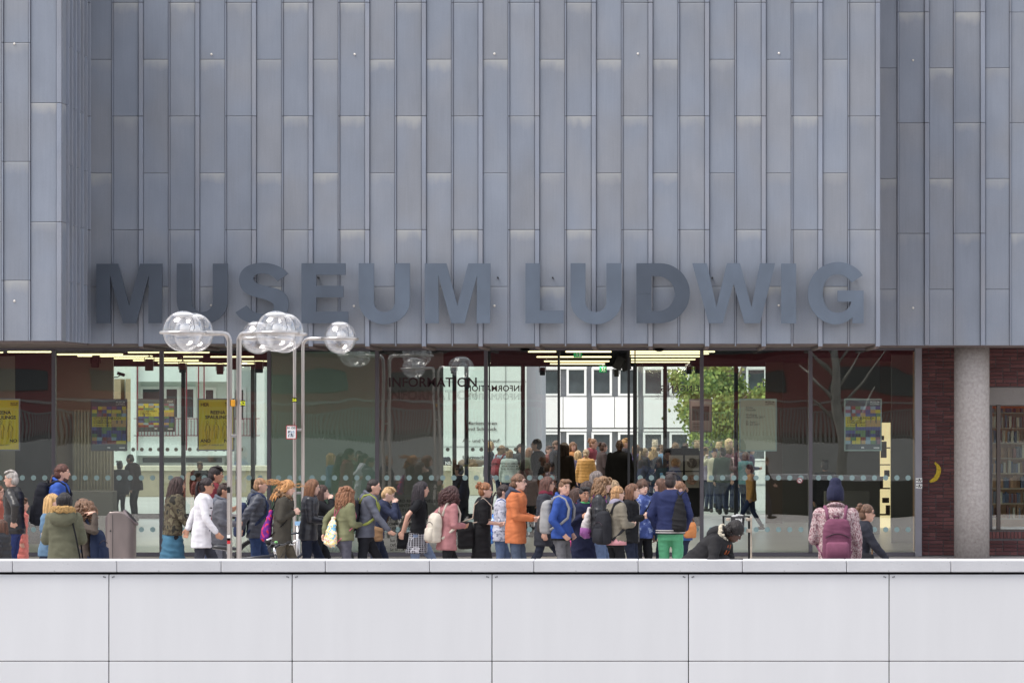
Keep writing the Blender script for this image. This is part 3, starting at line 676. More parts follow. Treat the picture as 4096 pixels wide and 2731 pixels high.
# ------------------------------------------------------------------ posters, stickers and lettering on the glass
def poster(name, px0, px1, py0, py1, Y, label, frame):
    x0, x1, z0, z1 = X(px0, Y), X(px1, Y), Z(py1, Y), Z(py0, Y)
    t = thing(name, label, 'poster', ((x0 + x1) / 2, Y, (z0 + z1) / 2), 0, 'exhibition posters in the glass front')
    w, h = x1 - x0, z1 - z0
    f = .022
    part('frame', MB().box(-w / 2, w / 2, 0, .02, h / 2 - f, h / 2).box(-w / 2, w / 2, 0, .02, -h / 2, -h / 2 + f).box(-w / 2, -w / 2 + f, 0, .02, -h / 2 + f, h / 2 - f).box(w / 2 - f, w / 2, 0, .02, -h / 2 + f, h / 2 - f).mesh('frame', frame), t, (0, 0, 0), local=True)
    return t, w - 2 * f, h - 2 * f
POST_FR = M('poster_frame', S(150, 168, 162), .4, spec=.5)
def sheet(t, w, h, mat): part('sheet', MB().box(-w / 2, w / 2, .006, .012, -h / 2, h / 2).mesh('sheet', mat), t, (0, 0, 0), local=True)
def ptext(t, s, x, z, size, mat, align='LEFT', bold=.006, width=None):
    part('lettering', text_mesh(s, size, mat, .002, bold, align, width=width), t, (x, .003, z), local=True)
YEL = M('poster_yellow', S(232, 220, 66), .6, col2=S(236, 196, 66), vscale=2.5)
INK = M('poster_ink', S(46, 40, 40), .6)
def yellow_poster(px0, px1, py0, py1, label):
    t, w, h = poster('exhibition_poster', px0, px1, py0, py1, YG + .10, label, FRAME_L)
    sheet(t, w, h, YEL); T = h / 2
    ptext(t, 'HER', -w / 2 + .03, T - .115, .056, INK, bold=.035); ptext(t, 'MUSEUM', w / 2 - .02, T - .07, .022, INK, 'RIGHT'); ptext(t, 'LUDWIG', w / 2 - .02, T - .10, .022, INK, 'RIGHT')
    ptext(t, 'REENA', 0.03, T - .25, .058, INK, 'CENTER', .035, .26); ptext(t, 'SPAULINGS', 0.03, T - .335, .058, INK, 'CENTER', .035, .44)
    ptext(t, 'AND', -w / 2 + .03, -T + .125, .056, INK, bold=.035); ptext(t, 'NO', w / 2 - .03, -T + .125, .056, INK, 'RIGHT', .035)
    ptext(t, '3. JUNI – 27. AUGUST 2017', -w / 2 + .03, -T + .065, .024, INK)
    q = MB()                                            # a row of loosely drawn standing figures
    for k, cx in enumerate((-.15, .0, .15)):
        s = .66 + .05 * (k % 2); b = -.24
        for a, c in (((0, .40), (-.03, .36)), ((-.03, .36), (-.05, .2)), ((-.05, .2), (-.04, .0)), ((-.03, .36), (.04, .34)), ((.04, .34), (.05, .18)), ((.05, .18), (.03, .0)), ((-.005, .2), (.0, .0)), ((-.05, .33), (-.075, .18)), ((.05, .32), (.08, .2)), ((-.04, .0), (-.07, -.01)), ((.03, 0), (.06, -.01))):
            q.tube([(cx + a[0] * s, .004, b + a[1] * s), (cx + (a[0] + c[0]) / 2 * s + .006, .004, b + (a[1] + c[1]) / 2 * s), (cx + c[0] * s, .004, b + c[1] * s)], .002, 4)
        q.tube([(cx + .02 * math.cos(2 * math.pi * i / 10), .004, b + .42 * s + .026 * math.sin(2 * math.pi * i / 10)) for i in range(11)], .002, 4)
    part('drawing', q.mesh('drawing', INK), t, (0, 0, 0), local=True)
yellow_poster(790, 938, 1593, 1802, 'yellow exhibition poster with line drawn figures beside the lamp poles')
yellow_poster(-68, 80, 1594, 1802, 'yellow exhibition poster cut by the left edge of the photo')
MOS = [S(96, 104, 150), S(206, 194, 88), S(146, 88, 84), S(112, 142, 108), S(188, 160, 116), S(150, 174, 190), S(74, 78, 108), S(196, 196, 192), S(146, 108, 126)]
for i, c in enumerate(MOS): M('mosaic_%s' % 'abcdefghi'[i], c, .6)
def mosaic_poster(px0, px1, py0, py1, Y, label, dim=False, small=False):
    t, w, h = poster('exhibition_poster', px0, px1, py0, py1, Y, label, POST_FR if not dim else FRAME)
    sheet(t, w, h, M('poster_slate', S(96, 104, 110), .6)); rg = random.Random(int(px0)); T = h / 2
    cols, rows = 7, 11; z = T - .11 * h / .87; zb = -T + .10 * h / .87; dz = (z - zb) / rows
    groups = {}
    for r in range(rows):
        for c in range(cols):
            if 3 <= r <= 5: m = 'mosaic_b' if (c < 4 or r == 3) else 'mosaic_e'
            elif 6 <= r <= 8: m = rg.choice(['mosaic_a', 'mosaic_g', 'mosaic_a', 'mosaic_d'])
            else: m = 'mosaic_' + rg.choice('abcdefi')
            j = .35 * w / cols * rg.uniform(-1, 1) if 0 < c else 0
            x0, x1 = -w / 2 + c * w / cols + j, -w / 2 + (c + 1) * w / cols
            if x1 - x0 < .02: continue
            groups.setdefault(m, MB()).box(max(x0, -w / 2), x1, .0045 + .0001 * c, .006, z - (r + 1) * dz, z - r * dz)
    for m, q in groups.items(): part('colour_patch', q.mesh('colour_patch', MATS[m]), t, (0, 0, 0), local=True)
    k = h / .87
    ptext(t, 'MUSEUM', w / 2 - .02, T - .05 * k, .028 * k, TXT_W, 'RIGHT'); ptext(t, 'LUDWIG', w / 2 - .02, T - .087 * k, .028 * k, TXT_W, 'RIGHT')
    ptext(t, 'OTTO FREUNDLICH', -w / 2 + .03, z - 3.75 * dz, .036 * k, INK, bold=.02); ptext(t, 'KOSMISCHER', -w / 2 + .03, z - 4.45 * dz, .03 * k, INK); ptext(t, 'KOMMUNISMUS', -w / 2 + .03, z - 5.05 * dz, .03 * k, INK)
    ptext(t, '18. FEBRUAR – 14. MAI 2017', -w / 2 + .03, z - 5.7 * dz, .02 * k, INK)
    part('logo', MB().box(w / 2 - .12, w / 2 - .02, .003, .005, -T + .02, -T + .045).box(-.03, .02, .003, .005, -T + .025, -T + .05).mesh('logo', TXT_W), t, (0, 0, 0), local=True)
mosaic_poster(3377, 3527, 1594, 1803, YG + .10, 'colourful mosaic exhibition poster on the right glass bay near the brick pier')
mosaic_poster(363, 509, 1595, 1803, YG + .12, 'dim mosaic exhibition poster behind the glass, left of the first lamp pole', True)
mosaic_poster(549, 700, 1594, 1726, YG + 9, 'smaller mosaic poster farther inside, half behind a mullion', True)
t, w, h = poster('exhibition_poster', 2957, 3107, 1594, 1804, YG + .10, 'pale cream text poster hanging in front of the tree', POST_FR)
sheet(t, w, h, M('poster_cream', S(176, 178, 158), .6))
for k, s in enumerate(('Trisha', 'Donnelly', '', 'Wolfgang-', 'Hahn-Preis 2017', '', '25. April –', '30. Juli 2017')):
    if s: ptext(t, s, -w / 2 + .09, h / 2 - .15 - k * .042, .034, TXT_G, bold=.0)
ptext(t, 'MUSEUM', w / 2 - .02, h / 2 - .05, .028, TXT_G, 'RIGHT'); ptext(t, 'LUDWIG', w / 2 - .02, h / 2 - .087, .028, TXT_G, 'RIGHT')
t, w, h = poster('exhibition_poster', 2757, 2848, 1595, 1727, YG + 9, 'grey poster with a dark photograph behind the mullion at the tree', FRAME)
sheet(t, w, h, M('poster_grey', S(128, 116, 118), .6)); part('photograph', MB().box(-w * .42, w * .42, .003, .005, -h * .16, h * .3).mesh('photograph', M('photo_dark', S(66, 60, 62), .6, var=.4, vscale=9)), t, (0, 0, 0), local=True)
for k in range(5): part('lettering', MB().box(-w * .4, w * (.1 - .03 * k), .003, .005, -h * (.24 + .05 * k), -h * (.225 + .05 * k)).mesh('lettering', INK), t, (0, 0, 0), local=True)
def glasstext(name, s, px0, px1, pybase, capx, Y, mat, label, mirror=False, outline=0, bold=.026, group=None):
    me = text_mesh(s, capx * Y / F, mat, .002, bold, mirror=False, outline=outline, spacing=1.04, width=(px1 - px0) * Y / F)
    if mirror:
        a = np.empty(len(me.vertices) * 3); me.vertices.foreach_get('co', a); a = a.reshape(-1, 3); a[:, 0] = (px1 - px0) * Y / F - a[:, 0]; me.vertices.foreach_set('co', a.ravel()); me.flip_normals()
    return single(name, me, label, 'lettering', (X(px0, Y), Y, Z(pybase, Y)), group)
gi = 'lettering on the glass'
glasstext('glass_lettering', 'INFORMATION', 1553, 1904, 1546, 36, YG - .012, TXT_D, 'solid dark INFORMATION lettering on the glass left of the entrance', group=gi)
glasstext('glass_lettering', 'INFORMATION', 1548, 1904, 1597, 36, YG - .012, TXT_D, 'outlined INFORMATION lettering below the solid one on the glass', outline=.0025, bold=0, group=gi)
glasstext('glass_lettering', 'INFORMATION', 1864, 2088, 1564, 23, YG + 9, TXT_BK, 'black mirrored INFORMATION lettering seen from behind, left of the doorway', True, group=gi)
glasstext('glass_lettering', 'INFORMATION', 1864, 2088, 1597, 23, YG + 9, TXT_BK, 'outlined mirrored INFORMATION lettering left of the doorway', True, outline=.002, bold=0, group=gi)
glasstext('glass_lettering', 'EINGANG', 2646, 2798, 1564, 23, YG + 9, TXT_BK, 'black mirrored EINGANG lettering right of the doorway', True, group=gi)
glasstext('glass_lettering', 'ENTRANCE', 2624, 2798, 1596, 23, YG + 9, TXT_BK, 'outlined mirrored ENTRANCE lettering under the EINGANG lettering', True, outline=.002, bold=0, group=gi)
for k, (s, a) in enumerate((('GERHARD RICHTER. NEUE BILDER', 1935), ('NEW PAINTINGS', 2008), ('09.02. – 01.05.2017', 2003))):
    glasstext('glass_lettering', s, a, 2087, 1857 + 10.5 * k, 7, YG + 9, TXT_BK, ('small mirrored exhibition title above the crowd at the doorway', 'small mirrored second line under the exhibition title', 'small mirrored exhibition dates above the crowd')[k], True, group=gi)
for k, (s, a, b) in enumerate((('GERHARD RICHTER. NEUE BILDER', 1545, 1800), ('NEW PAINTINGS', 1545, 1665), ('09.02. – 01.05.2017', 1545, 1690), ('OTTO FREUNDLICH KOSMISCHER', 1545, 1790), ('KOMMUNISMUS', 1545, 1660), ('18.02. – 14.05.2017', 1545, 1690), ('Sun (incl. holidays) 10 am – 6 pm', 1560, 1745), ('CAFÉ & RESTAURANT', 1560, 1665), ('So: 10 – 24 Uhr', 1560, 1640))):
    glasstext('glass_lettering', s, a, b, 2008 + 18 * k + (20 if k > 2 else 0) + (30 if k > 5 else 0), 11, YG - .012, TXT_BK, '%s small dark printed line on the glass behind the walkers' % ('top', 'second', 'third', 'fourth', 'fifth', 'sixth', 'seventh', 'eighth', 'lowest')[k], group=gi)
ns = thing('no_smoking_sticker', 'round white no-smoking sticker with red ring on the glass', 'sticker', (X(3199, YG), YG - .012, Z(1921, YG)))
part('disc', MB().disc((0, 0), .052, -.002, 0, 24).mesh('disc', WHITE), ns, (0, 0, 0), local=True)
rg_ = MB().tube([(.045 * math.cos(2 * math.pi * i / 24), -.003, .045 * math.sin(2 * math.pi * i / 24)) for i in range(25)], .006, 5).tube([(-.03, -.003, .03), (.03, -.003, -.03)], .005, 5)
part('ring', rg_.mesh('ring', M('sticker_red', S(170, 44, 64), .5)), ns, (0, 0, 0), local=True); part('cigarette', MB().box(-.028, .02, -.003, -.001, -.006, .004).mesh('cigarette', BLACK), ns, (0, 0, 0), local=True)
for k, (py, w) in enumerate(((1919, 'upper'), (1943, 'lower'))):
    s = thing('paper_sticker', '%s of two white stickers with a black slanted letter on the end post' % w, 'sticker', (X(3674, YG), YG - .125, Z(py, YG)), 0, 'stickers on the end post')
    part('paper', MB().box(-.056, .056, -.002, 0, -.040, .040).mesh('paper', WHITE), s, (0, 0, 0), local=True, rot=(0, R(-3 + 8 * k), 0))
    part('print', MB().prism([(-.015, -.028), (.0, .03), (.012, .03), (.034, -.028), (.016, -.028), (.004, .006), (-.006, -.028)], -.004, -.0025).box(-.05, -.018, -.004, -.0025, -.006, .006).box(.034, .05, -.004, -.0025, -.004, .008).mesh('print', BLACK), s, (0, 0, 0), local=True)
bn = [(3738, 1925), (3748, 1921), (3758, 1905), (3764, 1888), (3763, 1870), (3756, 1858), (3748, 1852), (3740, 1846), (3736, 1850), (3744, 1862), (3747, 1876), (3743, 1893), (3735, 1908), (3723, 1917), (3717, 1924), (3722, 1930)]
pm = thing('wall_painting', 'small yellow curved fruit shape sprayed on the brick pier', 'graffiti', (X(3740, YG), YG - .006, Z(1890, YG)))
part('yellow_patch', MB().prism([(X(a, YG) - X(3740, YG), Z(b, YG) - Z(1890, YG)) for a, b in bn], -.003, 0).mesh('yellow_patch', M('spray_yellow', S(196, 168, 52), .7, var=.2, vscale=30)), pm, (0, 0, 0), local=True)
part('dark_tip', MB().prism([(-.022, .19), (-.012, .2), (-.004, .17), (-.012, .165)], -.004, -.0005).mesh('dark_tip', BLACK), pm, (0, 0, 0), local=True)

# ------------------------------------------------------------------ behind the museum: low wall, houses, tree
lw = thing('low_stone_wall', 'low beige stone wall behind the rear glass, left', 'wall', (X(700, 122), 122, 0))
for k in range(7):
    a = 300 + k * 215
    part('stone_block', MB().box(X(a + 2, 122), X(a + 213, 122), 122, 122.5, .0, .74, .01).mesh('stone_block', M('beige_stone', S(176, 166, 142), .8, var=.1, vscale=3, rand=.06)), lw)
    part('cap_stone', MB().box(X(a + 1, 122), X(a + 214, 122), 121.95, 122.6, .745, .90, .01).mesh('cap_stone', M('pale_stone', S(206, 200, 178), .8, var=.08, rand=.05)), lw)
W_PANE = M('far_window_pane', S(66, 72, 74), .15, spec=.6, var=.5, vscale=.8)
W_FR = M('far_window_frame', S(232, 232, 228), .5)
FAC_W = M('far_plaster_white', S(236, 236, 232), .7, var=.02)
FAC_G = M('far_plaster_grey', S(166, 168, 172), .7, var=.03)
Yh = 200.0
hb = thing('office_building', 'white and grey panelled office building seen through the doorway', 'building', (X(2500, Yh), Yh, 0))
part('wall', MB().box(X(1780, Yh), X(3500, Yh), Yh + .3, Yh + 8, 0, 9.5).mesh('wall', FAC_G), hb)
def fwin(parent, p0, p1, py0, py1, Y, d=.12, bar=True):
    x0, x1, z0, z1 = X(p0, Y), X(p1, Y), Z(py1, Y), Z(py0, Y); w, h = x1 - x0, z1 - z0; f = .11
    fr = part('window', MB().box(-w / 2, w / 2, -.06, .06, h / 2 - f, h / 2).box(-w / 2, w / 2, -.06, .06, -h / 2, -h / 2 + f).box(-w / 2, -w / 2 + f, -.06, .06, -h / 2 + f, h / 2 - f).box(w / 2 - f, w / 2, -.06, .06, -h / 2 + f, h / 2 - f).mesh('window', W_FR), parent, ((x0 + x1) / 2, Y, (z0 + z1) / 2))
    part('pane', MB().box(-w / 2 + f, w / 2 - f, .0, .03, -h / 2 + f, h / 2 - f).mesh('pane', W_PANE), fr, (0, 0, 0), local=True)
def fpan(parent, p0, p1, py0, py1, Y, mat=FAC_W):
    part('facade_panel', MB().box(X(p0 + .8, Y), X(p1 - .8, Y), Y - .08, Y + .29, Z(py1 - .8, Y), Z(py0 + .8, Y), .01).mesh('facade_panel', mat), parent)
for k in range(6):
    a = 2160 + k * 206
    for py0, py1 in ((1225, 1325), (1470, 1583), (1728, 1843)):
        fwin(hb, a, a + 82, py0, py1, Yh); fwin(hb, a + 106, a + 186, py0, py1, Yh)
    for py0, py1 in ((1330, 1465), (1587, 1711), (1848, 1990)):
        fpan(hb, a + 2, a + 92, py0, py1, Yh); fpan(hb, a + 93, a + 188, py0, py1, Yh)
    for py in (1715, 1466): fpan(hb, a + 2, a + 188, py, py + 11, Yh)
Ys = 150.0
hs = thing('shop_building', 'pale shop wall with painted watchmaker lettering, left of the doorway', 'building', (X(1950, Ys), Ys, 0))
part('wall', MB().box(X(1590, Ys), X(2106, Ys), Ys, Ys + 9, 0, 8).mesh('wall', M('far_plaster_pale', S(216, 224, 216), .75, var=.03)), hs)
for z in (1525, 1785): part('facade_joint', MB().box(X(1590, Ys), X(2106, Ys), Ys - .02, Ys, Z(z + 1, Ys), Z(z, Ys)).mesh('facade_joint', FRAME_D), hs)
part('facade_joint', MB().box(X(2022, Ys), X(2023, Ys), Ys - .02, Ys, 0, 8).mesh('facade_joint', FRAME_D), hs)
part('grey_strip', MB().box(X(2106, Ys), X(2165, Ys), Ys + .4, Ys + 6, 0, 8).mesh('grey_strip', FAC_G), hs)
for s, a, b, py in (('Markenuhren', 1866, 1986, 1698), ('und Schmuck', 1866, 1986, 1721), ('An- und Verkauf', 1850, 1998, 1768), ('Uhrmacher', 1850, 1960, 1835)):
    part('lettering', text_mesh(s, 13 * Ys / F, TXT_G, .01, .01 if s[0] != 'U' else .05, width=(b - a) * Ys / F), hs, (X(a, Ys), Ys - .02, Z(py, Ys)))
Yr = 165.0
hr = thing('apartment_building', 'pale apartment house with red balcony rails behind the left glass bays', 'building', (X(800, Yr), Yr, 0))
PALE = M('far_plaster_mint', S(222, 230, 224), .75, var=.02)
part('wall', MB().box(X(430, Yr), X(1590, Yr), Yr + 1.3, Yr + 9, 0, 9).mesh('wall', PALE), hr)
part('upper_band', MB().box(X(540, Yr), X(905, Yr), Yr, Yr + 1.3, Z(1526, Yr), 9).mesh('upper_band', PALE), hr)
part('lower_band', MB().box(X(530, Yr), X(905, Yr), Yr, Yr + 1.3, Z(1822, Yr), Z(1745, Yr)).mesh('lower_band', PALE), hr)
part('side_fin', MB().box(X(524, Yr), X(546, Yr), Yr - .1, Yr + 1.3, 0, 9).mesh('side_fin', PALE), hr)
for p0, p1 in ((455, 481), (501, 528)): part('brick_strip', MB().box(X(p0, Yr), X(p1, Yr), Yr + .1, Yr + 1.3, Z(1765, Yr), Z(1515, Yr)).mesh('brick_strip', M('far_brick', S(166, 148, 120), .85, var=.12, vscale=6, stretch=(1, 1, 4))), hr)
for p0, p1, a, b in ((560, 655, 1545, 1680), (655, 720, 1545, 1680), (722, 785, 1545, 1680), (812, 865, 1548, 1680), (920, 985, 1548, 1690), (560, 900, 1818, 1860), (1000, 1030, 1548, 1690)): fwin(hr, p0, p1, a, b, Yr + 1.24)
RED = M('rail_red', S(124, 44, 56), .5)
brl = MB()
for z in (1672, 1740): brl.box(X(536, Yr), X(1040, Yr), Yr - .1, Yr - .05, Z(z + 3, Yr), Z(z, Yr))
part('balcony_rail', brl.mesh('balcony_rail', RED), hr)
bal = MB().box(-.012, .012, 0, .02, 0, (1740 - 1675) * Yr / F).mesh('baluster', RED)
for k in range(40): part('baluster', bal, hr, (X(542 + k * 12.4, Yr), Yr - .09, Z(1740, Yr)))
for p in (552, 748, 818, 796): part('downpipe', MB().cyl((X(p, Yr), Yr - .15, Z(1800, Yr)), (X(p, Yr), Yr - .15, Z(1440, Yr)), .028, 6).mesh('downpipe', RED), hr)
for p0, p1, m in ((905, 930, FAC_W), (1000, 1012, FRAME_L), (1020, 1052, FAC_W)): part('pilaster', MB().box(X(p0, Yr), X(p1, Yr), Yr + .6, Yr + 1.3, 0, 9).mesh('pilaster', m), hr)

# the plane tree behind the rear glass
Yt = 140.0
tr = thing('plane_tree', 'sunlit plane tree with yellow green leaves behind the entrance glass', 'tree', (X(2900, Yt), Yt, 0))
BARK = M('plane_bark', S(120, 108, 88), .85, col2=S(150, 140, 112), vscale=6)
trunk = MB().tube([(X(2935, Yt), Yt, 0), (X(2930, Yt), Yt, 1.6), (X(2915, Yt), Yt + .1, 3.2), (X(2900, Yt), Yt, 5)], [.2, .17, .13, .08], 10)
part('trunk', trunk.mesh('trunk', BARK, True), tr)
lv = MB(); rg = random.Random(3)
limb = [((2925, 1.9), (2830, 2.6), (2760, 3.1)), ((2920, 2.4), (2990, 3.0), (3060, 3.5)), ((2905, 3.3), (2830, 3.9), (2790, 4.6)), ((2915, 3.0), (2960, 3.7), (2990, 4.6)), ((2928, 1.7), (2870, 1.9), (2800, 2.0)), ((2925, 1.9), (2985, 2.2), (3010, 2.1))]
for i, (a, b, c) in enumerate(limb):
    dy = rg.uniform(-.7, .7)
    part('limb', MB().tube([(X(a[0], Yt), Yt, a[1]), (X(b[0], Yt), Yt + dy * .6, b[1]), (X(c[0], Yt), Yt + dy, c[1])], [.06, .04, .015], 6).mesh('limb', BARK, True), tr)
LEAVES = [M('leaf_a', S(132, 148, 76), .6, var=.2, rand=.25), M('leaf_b', S(164, 172, 98), .6, var=.2, rand=.25), M('leaf_c', S(100, 120, 64), .6, rand=.25)]
star = [(0, -.5), (.22, -.28), (.5, -.1), (.3, .08), (.34, .36), (.1, .26), (0, .55), (-.1, .26), (-.34, .36), (-.3, .08), (-.5, -.1), (-.22, -.28)]
leafm = [MB().add([(a * .16, .012 * (i % 3), b * .16) for i, (a, b) in enumerate(star)], [tuple(range(12))]).mesh('leaf', m, fix=False) for m in LEAVES]
clusters = [(rg.gauss(2902, 88), rg.gauss(2.85, .85), rg.uniform(-1.5, 1.5), rg.uniform(.22, .5)) for k in range(60)]
bulk = {0: MB(), 1: MB(), 2: MB()}
for k in range(9500):
    c = rg.choice(clusters)
    px, z, y = c[0] + rg.gauss(0, c[3] * 62), c[1] + rg.gauss(0, c[3] * .62), c[2] + rg.gauss(0, c[3])
    if z < 1.15 or px < 2640: continue
    loc = (X(px, Yt), Yt + y, z); e = Euler((rg.uniform(-.9, .9), rg.uniform(-3, 3), rg.uniform(-.9, .9)))
    if k < 240: part('leaf', leafm[k % 3], tr, loc, rot=e)
    else:
        mm = np.array(e.to_matrix()); s_ = .13 * rg.uniform(.6, 1.0)
        v = np.array([(a * s_, 0, b * s_) for a, b in star[::2] + star[1:2]][:6]) @ mm.T + np.array(loc)
        bulk[k % 3].add(v, [tuple(range(6))])
for k, q in bulk.items(): part('crown', q.mesh('crown', LEAVES[k], fix=False), tr, kind='stuff')

# ------------------------------------------------------------------ behind the camera: what the glass mirrors
emb = MB().box(-90, 90, -62, -46, -2.5, 1.0); structure('station_embankment', emb.mesh('station_embankment', M('embankment_grey', S(176, 174, 170), .85, var=.12, vscale=.4)))
rl = thing('platform_railing', 'grey slatted railing along the station platform, mirrored in the glass', 'railing', (0, -46.4, 1.0))
q = MB()
for k in range(720): q.box(-54 + k * .15, -54 + k * .15 + .08, -46.45, -46.35, 1.0, 2.35)
part('slats', q.mesh('slats', M('railing_grey', S(128, 124, 122), .6)), rl, kind='stuff'); part('top_rail', MB().box(-54, 54, -46.5, -46.3, 2.35, 2.42).mesh('top_rail', MATS['railing_grey']), rl)
tn = thing('regional_train', 'red regional train with pale stripe at the platform, mirrored in the glass', 'train', (0, -52, 1.0))
part('body', MB().box(-80, 80, -55, -52, 1.2, 5.2, .2).mesh('body', M('train_red', S(124, 48, 52), .5, spec=.5)), tn)
for k in range(22): part('window', MB().box(-76 + k * 7, -71 + k * 7, -52.02, -51.9, 3.3, 4.3, .02).mesh('window', M('train_window', S(40, 44, 52), .2, spec=.6)), tn)
part('stripe', MB().box(-80, 80, -52.0, -51.94, 2.78, 2.88).mesh('stripe', M('stripe_grey', S(150, 140, 138), .6)), tn)
hl = MB().box(-100, 100, -75, -58, 1, 13).box(-100, 100, -58, -50, 6.6, 7.2); structure('station_hall', hl.mesh('station_hall', M('hall_grey', S(140, 140, 142), .8, var=.2, vscale=.15)))

bt = thing('bare_tree', 'bare pale barked tree beyond the street, mirrored in the right glass bay', 'tree', (5.4, 24, -2.5)); BARKW = M('pale_bark', S(150, 146, 138), .8, var=.25, vscale=4)
part('trunk', MB().tube([(5.4, 24, -2.5), (5.35, 24, 1.5), (5.0, 24, 4.2), (4.6, 24, 7.5)], [.2, .16, .12, .06], 10).mesh('trunk', BARKW, True), bt)
rg = random.Random(8)
for k in range(16):
    z = 1.8 + k * .32; s_ = (-1) ** k; x = 5.3 - max(0, z - 1.5) * .11; L = rg.uniform(1.0, 2.4)
    part('limb', MB().tube([(x, 24, z), (x + s_ * L * .45, 24 + rg.uniform(-.4, .4), z + L * .5), (x + s_ * L * .8, 24 + rg.uniform(-.8, .8), z + L * rg.uniform(.7, 1.2))], [.06, .035, .012], 6).mesh('limb', BARKW, True), bt)
# ================================================================== PEOPLE
def C(r, g, b, kind='cloth'):
    nm = '%s_%d_%d_%d' % (kind, r, g, b)
    if nm in MATS: return MATS[nm]
    c = S(r, g, b); L_ = .3 * c[0] + .59 * c[1] + .11 * c[2]; c = tuple(.80 * (x * .80 + L_ * .20) for x in c[:3]) + (1,)
    if kind == 'leather': return M(nm, c, .38, spec=.5, var=.2, vscale=14, bump=.22, bscale=26)
    if kind == 'puffer': return M(nm, c, .5, spec=.45, var=.12, vscale=18, bump=.15, bscale=45)
    if kind == 'denim': return M(nm, c, .9, spec=.15, var=.22, vscale=13, detail=5, bump=.12, bscale=90)
    if kind == 'fur': return M(nm, c, .95, spec=.1, var=.35, vscale=60, bump=1.0, bscale=90)
    return M(nm, c, .85, spec=.2, var=.12, vscale=12, detail=5, bump=.12, bscale=110)
def SK(r, g, b): return M('skin_%d_%d_%d' % (r, g, b), S(r, g, b), .55, spec=.35, var=.06, vscale=14)
def HR(r, g, b): return M('hair_%d_%d_%d' % (r, g, b), S(r * .95, g * .93, b * .92), .5, spec=.4, var=.45, vscale=38, detail=4, stretch=(1, 1, .18), bump=.8, bscale=70, bstretch=(1, 1, .15))
LIGHT, PALE_, TAN_, DARKSK = SK(198, 156, 138), SK(212, 174, 158), SK(174, 130, 108), SK(80, 57, 48)
EYE_W = M('eye_white', S(196, 188, 182), .3); EYE_D = M('eye_iris', S(48, 36, 30), .25); LIP = M('lips', S(160, 106, 98), .5); BROW = M('brow_hair', S(66, 48, 38), .8); BROW_D = M('brow_dark', S(28, 22, 20), .8)
GLASSES_M = M('glasses_frame', S(30, 26, 28), .35, spec=.5)
SHOE = M('shoe_dark', S(42, 40, 42), .6, var=.2, rand=.3)
eyew = MB().ell((0, 0, 0), (.010, .012, .0070), seg=8, rin=6).mesh('eye', EYE_W, True)
iris = MB().ell((.0075, 0, 0), (.005, .0062, .0062), seg=8, rin=5).mesh('iris', EYE_D, True)
browm = MB().tube([(0, -.018, -.003), (.003, -.004, .002), (.0, .018, -.001)], [.003, .0048, .003], 5).mesh('eyebrow', BROW, True)
browd = browm.copy(); browd.materials[0] = BROW_D
lipm = MB().ell((0, 0, .003), (.007, .022, .0045), seg=10, rin=6).ell((.001, 0, -.004), (.007, .018, .005), seg=10, rin=6).mesh('mouth', LIP, True)
REMESH = []                       # objects whose overlapping volumes are fused at the end into one skin
def fuse(o, voxel, smooth, wr=0.0, puff=0.0, seed=0, dec=0.0):
    m = o.modifiers.new('fuse', 'REMESH'); m.mode = 'VOXEL'; m.voxel_size = voxel; m.use_smooth_shade = True
    if smooth: q = o.modifiers.new('relax', 'SMOOTH'); q.factor = .5; q.iterations = smooth
    if dec: q = o.modifiers.new('reduce', 'DECIMATE'); q.ratio = dec
    REMESH.append((o, wr, puff, seed))
def noise3(p, f, seed, n=7):
    rg = np.random.default_rng(seed); out = np.zeros(len(p))
    for k in range(n):
        d = rg.normal(size=3); d /= np.linalg.norm(d); ff = f * rg.uniform(.6, 1.5)
        w = .6 * np.sin(p @ rg.normal(size=3) * f * .5 + rg.uniform(0, 6))
        out += np.sin(p @ d * ff + rg.uniform(0, 6.28) + w * 2)
    return out / math.sqrt(n)
def finish_people():
    dg = bpy.context.evaluated_depsgraph_get()
    res = []
    for o, wr, puff, seed in REMESH:
        res.append((o, bpy.data.meshes.new_from_object(o.evaluated_get(dg), depsgraph=dg), wr, puff, seed))
    for o, me, wr, puff, seed in res:
        mat = o.data.materials[:]; nm = o.data.name
        o.modifiers.clear(); old = o.data; o.data = me; me.name = nm
        if old.users == 0: bpy.data.meshes.remove(old)
        me.materials.clear()
        for q in mat: me.materials.append(q)
        if wr or puff:
            n = len(me.vertices); a = np.empty(n * 3); nn = np.empty(n * 3)
            me.vertices.foreach_get('co', a); me.vertex_normals.foreach_get('vector', nn); a = a.reshape(-1, 3); nn = nn.reshape(-1, 3)
            d = 0
            if wr:
                e = noise3(a * np.array((1, 1, .8)), 20, seed); r1 = 1 - np.abs(noise3(a * np.array((.55, .55, 1.5)), 27, seed + 9)) * 1.5
                d = d + wr * (.5 * e + 1.0 * np.clip(r1, -.5, 1))
            if puff: d = d + puff * (np.abs(np.sin(a[:, 2] * math.pi / .075 + .4 * np.sin(a[:, 0] * 9 + seed))) - .5)
            a += nn * np.asarray(d)[:, None]; me.vertices.foreach_set('co', a.ravel())
        me.shade_smooth()

